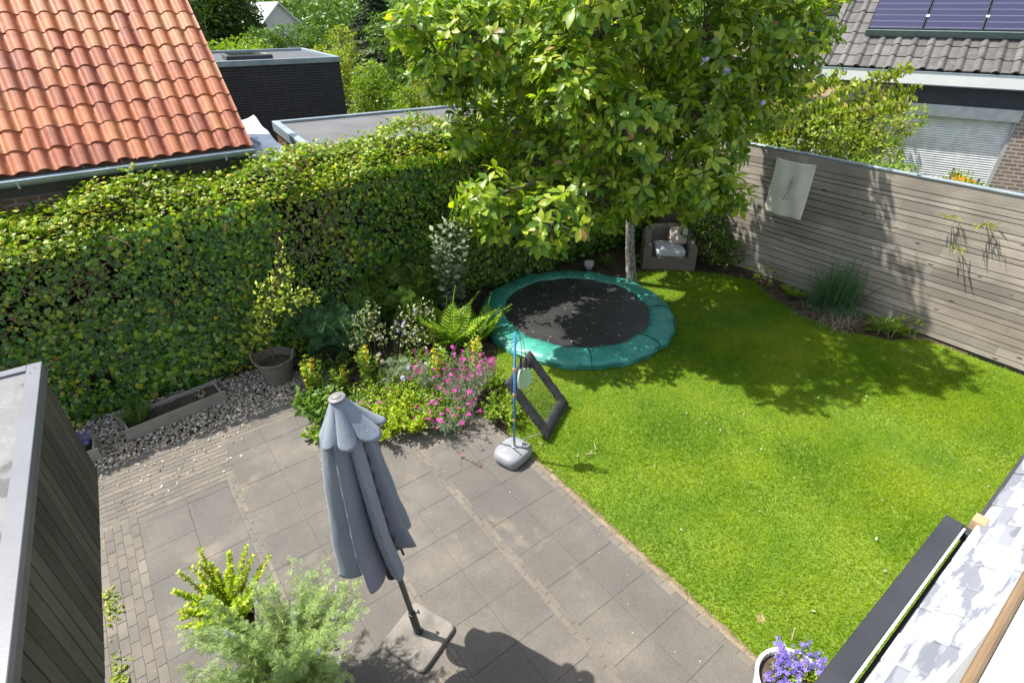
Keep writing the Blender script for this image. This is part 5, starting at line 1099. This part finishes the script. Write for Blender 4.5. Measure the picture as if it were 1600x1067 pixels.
def ribbed_pot():
    o = thing('flower_pot', 'white ribbed round flower pot at the bottom edge beside the lawn', 'pot', (2.62, .33, 0)); o.scale = (1.15, 1.15, 1.0); b_ = MB()
    b_.lathe([(.15, 0), (.155, .02), (.185, .25), (.205, .42), (.212, .45), (.208, .462), (.192, .46), (.185, .40)], 144, cap1=False, fn=lambda a, z: 1+(.016*sin(a*36) if z < .41 else 0)); b_.build('body', M_white, o, smooth=True)
    g = MB(); g.lathe([(.19, .41), (.0005, .43)], 24, cap0=False); g.build('soil', M_soil, o)
ribbed_pot()
spray('campanula', 'violet-blue bellflowers spilling out of the white ribbed pot', 'flower', (2.68, .27, .40), 170, .10, .19, T_ELL, LM['bright'], .035, 14, .1, .25, flw=.9, flm=LM['purple'], fls=.017, fln=7, flrange=(.75, 1), basej=.15, sr=.002)

# ------------------------------------------------------------ flower bed
YS = 'yellow flower spikes in the bed'
def spikes(label, x, y, n, h, seed=None):
    o = spray('yellow_flower_spike', label, 'flower', (x, y, 0), n, h, .10, T_ELL, LM['bright'], .085, 30, .08, .12, YS, basej=.07, sr=.005, whorl=3)
    # whorls of yellow flowers round the upper stems
    P = []; D = []
    for k in range(max(1, n//3)):
        bx, by = rng.normal(0, .03, 2); top = h*rng.uniform(.85, 1.05)
        for q in np.linspace(.42, 1, 6)+rng.normal(0, .02, 6):
            for j in range(12): a = 2*pi*j/12+q*5; P.append((bx+.026*cos(a)+rng.normal(0, .005), by+.026*sin(a)+rng.normal(0, .005), top*q+rng.normal(0, .004))); D.append((cos(a), sin(a), .6))
    P = np.array(P); D = unit(np.array(D)); rawmesh('flowers', *inst(T_FLW, P, perp(D), D, rng.uniform(.010, .017, len(P))), LM['yellow'], o)
spikes('yellow flower spike right beside the wicker basket', 1.33, 5.95, 9, .55)
spikes('small yellow flower spike between the basket plant and the tall spike', 1.62, 5.75, 4, .42)
spikes('tall yellow flower spike in front of the twiggy cream-leaved shrub', 1.98, 5.75, 6, .62)
spikes('thick yellow flower spike just left of the magenta flowers', 2.62, 5.05, 7, .68)
spikes('yellow flower spikes closest to the trampoline', 3.2, 5.05, 8, .62)
spray('broadleaf_perennial', 'large heart shaped dark green leaves beneath the spike beside the basket', 'plant', (1.22, 5.55, 0), 26, .26, .26, T_ELL, LM['mid'], .16, 6, .5, .5, basej=.1)
spray('green_seedling', 'small fresh green plant at the patio edge left of the parasol flap', 'plant', (1.0, 5.12, 0), 14, .16, .13, T_ELL, LM['bright'], .08, 7, .3, .3)
def leafy(name, label, x, y, n, h, sp, L, lm):
    return spray(name, label, 'shrub', (x, y, 0), n, h, sp, T_ROWAN, LM[lm], L, 11, .3, .25, basej=.1, sr=.006, stem=M_twig)
leafy('feather_leaved_shrub', 'dark blue-green feathery leaved shrub in front of the hedge right of the basket', 2.0, 6.65, 40, .85, .55, .26, 'blue')
leafy('feather_leaved_shrub', 'dark feathery leaved shrub between the cream-leaved shrubs and the hedge', 2.85, 6.75, 38, .95, .55, .26, 'mid')
leafy('feather_leaved_shrub', 'lighter feathery leaved shrub left of the tall silvery plant', 3.35, 6.85, 36, 1.1, .5, .26, 'mid')
bushy('cream_leaved_shrub', 'twiggy shrub with cream edged leaves behind the tall yellow spike', 'shrub', (2.2, 6.05, 0), [(-.05, 0, .75, .20), (.15, -.05, .55, .16), (-.2, .05, .5, .14), (.1, .1, .85, .12)], T_ELL, LM['varieg'], .05, 3000)
bushy('cream_leaved_shrub', 'sprawling cream-leaved shrub just left of the bright fern', 'shrub', (2.8, 6.0, 0), [(0, .05, .72, .16), (.2, -.05, .55, .17), (-.12, -.05, .45, .18), (.28, .05, .7, .12), (.05, -.2, .4, .16)], T_ELL, LM['varieg'], .05, 3000)
spray('blue_flower', 'thin stems with pale blue flowers poking through the cream-leaved shrubs', 'flower', (2.4, 5.95, 0), 10, .85, .3, T_NAR, LM['mid'], .05, 12, .3, .1, flw=1, flm=LM['lilac'], fls=.014, fln=10, flrange=(.88, 1), basej=.2)
fern('fern', 'big bright fern with upright fronds left of the trampoline', (3.25, 5.85, .02), 18, .98, LM['fern'], 'ferns', tilt=(.75, 1.4)); fern('fern', 'second bright fern overlapping the trampoline pad', (3.8, 5.78, .02), 12, .70, LM['fern'], 'ferns', tilt=(.6, 1.25))
spray('silver_leaved_plant', 'tall grey-green leaved plant standing against the hedge left of the magnolia', 'plant', (3.8, 6.62, 0), 13, 1.75, .38, T_ELL, LM['silver'], .15, 38, .15, .12, whorl=2, sr=.01, basej=.12)
for i, (x, y, s, lb) in enumerate(((1.95, 4.95, .28, 'lime green mound of cut leaves directly right of the parasol flap'), (2.05, 4.62, .25, 'lime green mound at the patio edge below the magenta flowers'), (1.68, 4.72, .24, 'lime green mound partly behind the parasol'), (2.4, 4.55, .22, 'low light green mound under the magenta flowers'), (2.3, 5.1, .26, 'yellow-green leafy clump left of the magenta flowers'))):
    spray('lime_perennial', lb, 'plant', (x, y, 0), 60, .34, s, T_ELL, LM['lime'] if i < 3 else LM['bright'], .058, 16, .3, .2, 'lime green mounds along the patio edge', basej=.16, sr=.003)
spray('artichoke_plant', 'grey-green serrated leaves in the middle of the flower bed', 'plant', (2.3, 5.5, 0), 16, .38, .2, T_ROWAN, LM['silver'], .14, 6, .4, .4, basej=.08)
spray('orange_seedhead', 'round tan seed heads on thin stalks in the middle of the bed', 'plant', (2.15, 5.45, 0), 5, .55, .12, T_NAR, LM['mid'], .06, 6, .2, .1, flw=1, flm=LM['straw'], fls=.02, fln=5, flrange=(.97, 1))
for x, y, h, sp, lb in ((2.75, 4.55, .62, .32, 'magenta campion clump with grey stems nearest the game pole'), (2.6, 4.95, .62, .28, 'magenta campion clump behind the first, beside the yellow spikes'), (2.98, 4.75, .55, .22, 'magenta campion at the lawn edge by the trampoline'), (2.35, 4.35, .42, .26, 'low magenta campion leaning over the patio edge')):
    spray('campion', lb, 'flower', (x, y, 0), 70, h, sp, T_NAR, LM['silver'], .06, 18, .05, .15, 'magenta campion flowers', basej=.15, sr=.0025, flw=.62, flm=LM['pink'], fls=.025, fln=1, flrange=(.97, 1), stem=plain('grey_stem', (.30, .34, .24), bs=0))
spray('purple_scabious', 'pale violet flower head at the left side of the magenta flowers', 'flower', (2.3, 4.95, 0), 7, .5, .2, T_NAR, LM['mid'], .05, 8, .2, .1, flw=.8, flm=LM['lilac'], fls=.022, fln=5, flrange=(.96, 1))
spray('magenta_geranium', 'few magenta blooms among the lime leaves behind the parasol top', 'flower', (1.75, 5.15, 0), 14, .38, .3, T_ELL, LM['bright'], .04, 10, .2, .2, flw=.6, flm=LM['pink'], fls=.02, fln=1, flrange=(.95, 1), basej=.2)
for i, (x, y, s, lb) in enumerate(((3.0, 4.15, .16, 'low green leaves between the magenta flowers and the grey plastic foot'), (3.2, 4.75, .2, 'low green leaves between the magenta flowers and the lawn'), (2.5, 5.6, .3, 'loose green leaves in front of the bright fern'), (1.6, 6.2, .3, 'shaded green leaves behind the yellow spikes near the basket'), (3.2, 5.45, .25, 'loose green leaves below the bright fern next to the trampoline'), (2.0, 5.35, .28, 'fresh green leaves around the foot of the tall yellow spike'), (2.75, 5.45, .28, 'fresh green leaves behind the magenta flowers'), (1.5, 5.35, .22, 'fresh green leaves between the two left yellow spikes'))):
    spray('bed_perennial', lb, 'plant', (x, y, 0), 46, .30, s, T_ELL, LM['mid'] if i in (3, 4) else LM['bright'], .06, 12, .2, .3, 'leafy perennials filling the bed', basej=.18, sr=.003)
def litter():
    tv = ([(0, 0, 0), (.25, .3, .1), (.2, .7, .05), (0, 1, .12), (-.22, .65, .1), (-.2, .3, .0)], [(0, 1, 2, 3, 4, 5)])
    n = 900; x = rng.uniform(2.85, 9.2, n); y = rng.uniform(-.5, 5.8, n); k = inpoly(x, y, LAWN) & (rng.random(n) < .12+.5*np.clip((y-3.4)/2, 0, 1)) & ((x-5.48)**2+(y-5.5)**2 > 1.65**2); x, y = x[k], y[k]; n = len(x)
    tag(rawmesh('fallen_leaves', *inst(tv, np.stack([x, y, rng.uniform(.03, .045, n)], 1), rdir(n)*(1, 1, .1), np.tile((0, 0, 1.), (n, 1))+rng.normal(0, .2, (n, 3)), rng.uniform(.015, .045, n)), LM['straw']), 'dry petals and leaf bits scattered over the lawn', 'fallen leaves', kind='stuff')
    n = 520; x = rng.uniform(-1.3, 2.75, n); y = rng.uniform(.8, 6, n); k = (rng.random(n) < .15+.7*np.clip((y-3.6)/2.4, 0, 1)) & ((x < 1.2) | (y < 4.6-.4*(x-1.2))); x, y = x[k], y[k]; n = len(x)
    tag(rawmesh('patio_debris', *inst(tv, np.stack([x, y, np.full(n, .022)], 1), rdir(n)*(1, 1, .05), np.tile((0, 0, 1.), (n, 1))+rng.normal(0, .15, (n, 3)), rng.uniform(.006, .024, n)), LM['straw']), 'small crumbs of soil, petals and leaf bits scattered over the patio', 'debris', kind='stuff')
    # moss and tiny weeds in the slab joints
    P = []
    for xx in (-.355, .545, 1.45, 2.345, 2.76):
        for yy in np.arange(.8, 5, .01):
            if nz(np.array([xx*7]), np.array([yy]), 5, 91)[0] > .55: P.append((xx+rng.normal(0, .004), yy, .018))
    P = np.array(P); tag(rawmesh('joint_moss', *inst(T_NAR, P, rdir(len(P), .7), rdir(len(P)), rng.uniform(.008, .02, len(P))), LM['yellowgreen']), 'tiny weeds and moss growing in the joints of the slabs', 'moss', kind='stuff')
litter()
def trailing(name, label, pts, lm, fl=None):
    o = thing(name, label, 'plant', pts[0]); P = np.array(pts)-np.array(pts[0]); t = MB(); t.tube(P, .003, 5); 
    Q = []; 
    for a, b_ in zip(P[:-1], P[1:]):
        for k in range(7): Q.append(a+(b_-a)*k/7)
        if rng.random() < .7: e = a+(b_-a)*.5+rng.normal(0, .05, 3)*(1, 1, .3)+(0, 0, .01); t.tube([a, e], .002, 4); Q += [e]*3
    t.build('stems', M_twig, o); Q = np.array(Q); rawmesh('foliage', *inst(T_NAR, Q, rdir(len(Q), .2), rdir(len(Q), .5), .035), lm, o)
    if fl is not None: F = np.array([P[-1], P[len(P)//2]])+(0, 0, .015); rawmesh('flowers', *inst(T_FLW, F, perp(rdir(2)), np.tile((0, 0, 1.), (2, 1)), .022), fl, o)
trailing('fallen_stem', 'dry flower stem with two magenta blooms lying on the patio slabs', [(2.2, 4.15, .03), (2.24, 4.0, .035), (2.22, 3.86, .03), (2.27, 3.72, .035), (2.30, 3.6, .03)], LM['silver'], LM['pink'])
def twigs():
    o = thing('dry_twig', 'small dry forked twigs lying on the lawn near the game pole', 'twig', (3.34, 3.05, .03)); t = MB()
    for a, b_ in (((0, 0, .01), (.11, -.07, .02)), ((.05, -.03, .015), (.10, -.01, .025)), ((-.10, .02, .01), (-.06, .05, .015)), ((.15, -.02, .01), (.19, .05, .02))): t.tube([a, b_], (.005, .003), 5)
    t.build('twig', plain('dry_wood', (.5, .40, .28), bs=0), o)
    q = MB(); q.tube([(3.22, .55, .01), (3.235, .57, .13)], .006, 6); tag(q.build('stick', plain('bleached_wood', (.55, .48, .36), bs=0)), 'short bleached stick upright in the lawn beyond the white pot', 'stick')
twigs()
# plants along the fence
def fence_plants():
    bushy('evergreen_shrub', 'round dark glossy bush at the fence between armchair and banner', 'shrub', (8.98, 5.35, 0), [(0, 0, .40, .34), (-.15, .3, .5, .36), (.0, -.25, .35, .28), (-.08, .15, .8, .30), (.0, .45, .95, .30), (-.2, .6, .6, .3)], T_ELL, LM['mid'], .085, 2600, lm2=LM['dark'])
    bushy('tall_shrub', 'tall leafy shrub climbing the fence left of the banner', 'shrub', (9.0, 6.1, 0), [(.05, -.1, 1.1, .3), (.05, .0, 1.5, .3), (.1, -.35, 1.3, .22), (0, .4, 1.2, .4)], T_ELL, LM['bright'], .085, 2000, lm2=LM['mid'])
    for x, y, s, lb in ((9.15, 4.72, .09, 'single round lime leaf at the fence foot by the dark bush'), (8.95, 4.42, .1, 'flat pale yellow-green round leaf lying nearest the lawn edge')):
        o = thing('hosta', lb, 'plant', (x, y, .02)); n = 4; a = np.linspace(0, 2*pi, n, endpoint=False); D = np.stack([np.cos(a), np.sin(a), np.full(n, .12)], 1); rawmesh('leaves', *inst(([(x_*1.7, y_, z_) for x_, y_, z_ in T_ELL[0]], T_ELL[1]), np.tile((0, 0, .12), (n, 1)), D, np.tile((0, 0, 1.), (n, 1)), s), LM['lime'], o); t = MB(); t.tube([(0, 0, 0), (0, 0, .12)], .005, 5); t.build('stems', M_gstem, o)
    tuft('ornamental_grass', 'large clump of arching dark grass against the fence', (8.93, 3.05, 0), 620, .85, LM['blue'], spread=.13, w=.0055, lean=(.1, 1.15))
    tuft('dry_grass', 'dead straw coloured blades at the foot of the arching grass clump', (8.72, 2.92, 0), 260, .42, LM['straw'], spread=.17, w=.003, lean=(.7, 1.5))
    fern('fern', 'broad light fern at the fence right of the arching grass clump', (8.98, 2.22, .02), 15, .45, LM['bright'], 'ferns', T_FERN, (.3, 1.2)); bushy('low_shrub', 'leafy low bush at the fence foot between the dark bush and the small pale fern', 'shrub', (9.05, 4.35, 0), [(0, 0, .14, .2), (.02, -.25, .12, .16)], T_ELL, LM['bright'], .07, 1200, lm2=LM['mid'])
    bushy('low_shrub', 'leafy low bush right of the broad light fern at the fence foot', 'shrub', (9.12, 1.95, 0), [(0, 0, .16, .18), (-.1, .12, .12, .14)], T_ELL, LM['bright'], .06, 1300, lm2=LM['mid'])
    fern('fern', 'small pale fern left of the arching grass clump', (8.95, 3.72, .02), 9, .38, LM['bright'], 'ferns', T_FERN, (.3, 1.1))
    tuft('sedge', 'cream striped grass leaves growing through the broad fern', (8.93, 2.2, 0), 45, .42, LM['varieg'], spread=.06, w=.006)
    for y, z, n, lb in ((2.07, 1.80, 13, 'upper left bamboo tip poking through the fence boards'), (1.66, 1.80, 22, 'fullest bamboo tip poking through the fence boards'), (1.86, 1.42, 9, 'lowest bamboo tip poking through the fence boards')):
        o = thing('bamboo_tip', lb, 'plant', (FX-.03, y, z), group='bamboo tips on the fence'); a = rng.uniform(-.9, .9, n); D = np.stack([-np.abs(np.cos(a))*.9-.3, np.sin(a)*1.2, rng.normal(.05, .45, n)], 1)
        t = MB(); t.tube([(.03, 0, -.02), (-.06, 0, .03), (-.13, 0, .02)], .003, 4); t.build('stems', M_gstem, o); rawmesh('leaves', *inst(T_NAR, np.array([(-.1*rng.random(), rng.normal(0, .05), .03) for _ in range(n)]), D, rdir(n, 1), rng.uniform(.11, .17, n)), LM['yellowgreen'], o)
    import bmesh; B = bmesh.new(); bmesh.ops.create_icosphere(B, subdivisions=3, radius=.10)
    for v in B.verts: v.co *= 1+.15*math.sin(v.co.x*30)*math.cos(v.co.y*26+v.co.z*19)
    me = bpy.data.meshes.new('stone'); B.to_mesh(me); B.free(); me.materials.append(plain('pale_stone', (.55, .54, .50), (.4, .39, .36), .9, 8, .5)); s = link(bpy.data.objects.new('stone', me)); s.location = (6.95, 6.72, .08); tag(s, 'pale rounded boulder in the shade left of the magnolia trunk', 'stone')
    fern('fern', 'small shaded fern between the magnolia trunk and the armchair', (7.75, 6.35, .02), 9, .3, LM['mid'], 'ferns'); fern('fern', 'shaded fern behind the trampoline left of the trunk', (7.35, 6.6, .02), 9, .3, LM['mid'], 'ferns')
fence_plants()
def weeds():
    n = 800; x = -1.14+np.abs(rng.normal(0, .045, n)); y = rng.uniform(2.9, 4.35, n); k = rng.random(n) < np.clip(.25+.9*nz(x*0, y, 6, 77), 0.02, 1); x, y = x[k]+.02, y[k]; n = len(x)
    tag(rawmesh('creeping_weeds', *inst(T_ELL, np.stack([x, y, rng.uniform(.018, .05, n)], 1), rdir(n)*(1, 1, .3), rdir(n, 1.5), rng.uniform(.02, .05, n)), LM['yellowgreen']), 'yellow-green weeds creeping between the paving bricks below the dark canopy', 'weeds', kind='stuff')
    n = 500; x = rng.uniform(2.79, 2.9, n); y = rng.uniform(-.5, 3.5, n); tag(rawmesh('grass_fringe', *inst(T_NAR, np.stack([x+.05, y, np.full(n, .01)], 1), rdir(n, .6), rdir(n), rng.uniform(.03, .06, n)), LM['yellowgreen']), 'straggling grass along the worn lawn edge', 'grass', kind='stuff')
weeds()
# plants right in front, on the patio
def front():
    for nm, lb, x, y, r in (('plant_pot', 'dark round pot hidden under the feathery silver-green bush', -.02, 2.62, .17), ('plant_pot', 'dark pot under the lime green shrub', -.26, 3.2, .14)):
        o = thing(nm, lb, 'pot', (x, y, .018)); p = MB(); p.lathe([(r*.7, 0), (r*.95, .25), (r*1.02, .27), (r*.92, .27), (r*.85, .2)], 28, cap1=False); p.build('body', M_black, o); g = MB(); g.lathe([(r*.88, .22), (.0005, .23)], 20, cap0=False); g.build('soil', M_soil, o)
    spray('golden_shrub', 'bright lime shrub with small round leaves left of the feathery bush', 'shrub', (-.26, 3.22, .2), 44, .58, .34, ([(x_*1.5, y_, z_) for x_, y_, z_ in T_ELL[0]], T_ELL[1]), LM['lime'], .045, 78, .15, .15, whorl=3, sr=.004, stem=M_twig, jit=1)
    spray('feathery_bush', 'large feathery silver-green bush at the bottom of the picture', 'shrub', (-.04, 2.50, .22), 120, .72, .56, T_pinnate(6, .34, -.1, 1, .06, False), LM['pero'], .075, 52, .12, .06, basej=.1, sr=.004, stem=plain('pale_stem', (.34, .38, .26), bs=0), flw=.10, flm=LM['lilac'], fls=.010, fln=14, flrange=(.85, 1), jit=.9, up=.7)
    spray('dry_stalks', 'thin pale seed stalks rising from the feathery bush', 'plant', (.1, 2.68, .3), 22, .62, .30, T_NAR, LM['varieg'], .022, 34, .35, .05, basej=.12, sr=.0022, stem=plain('straw_stem', (.45, .42, .32), bs=0))
front()
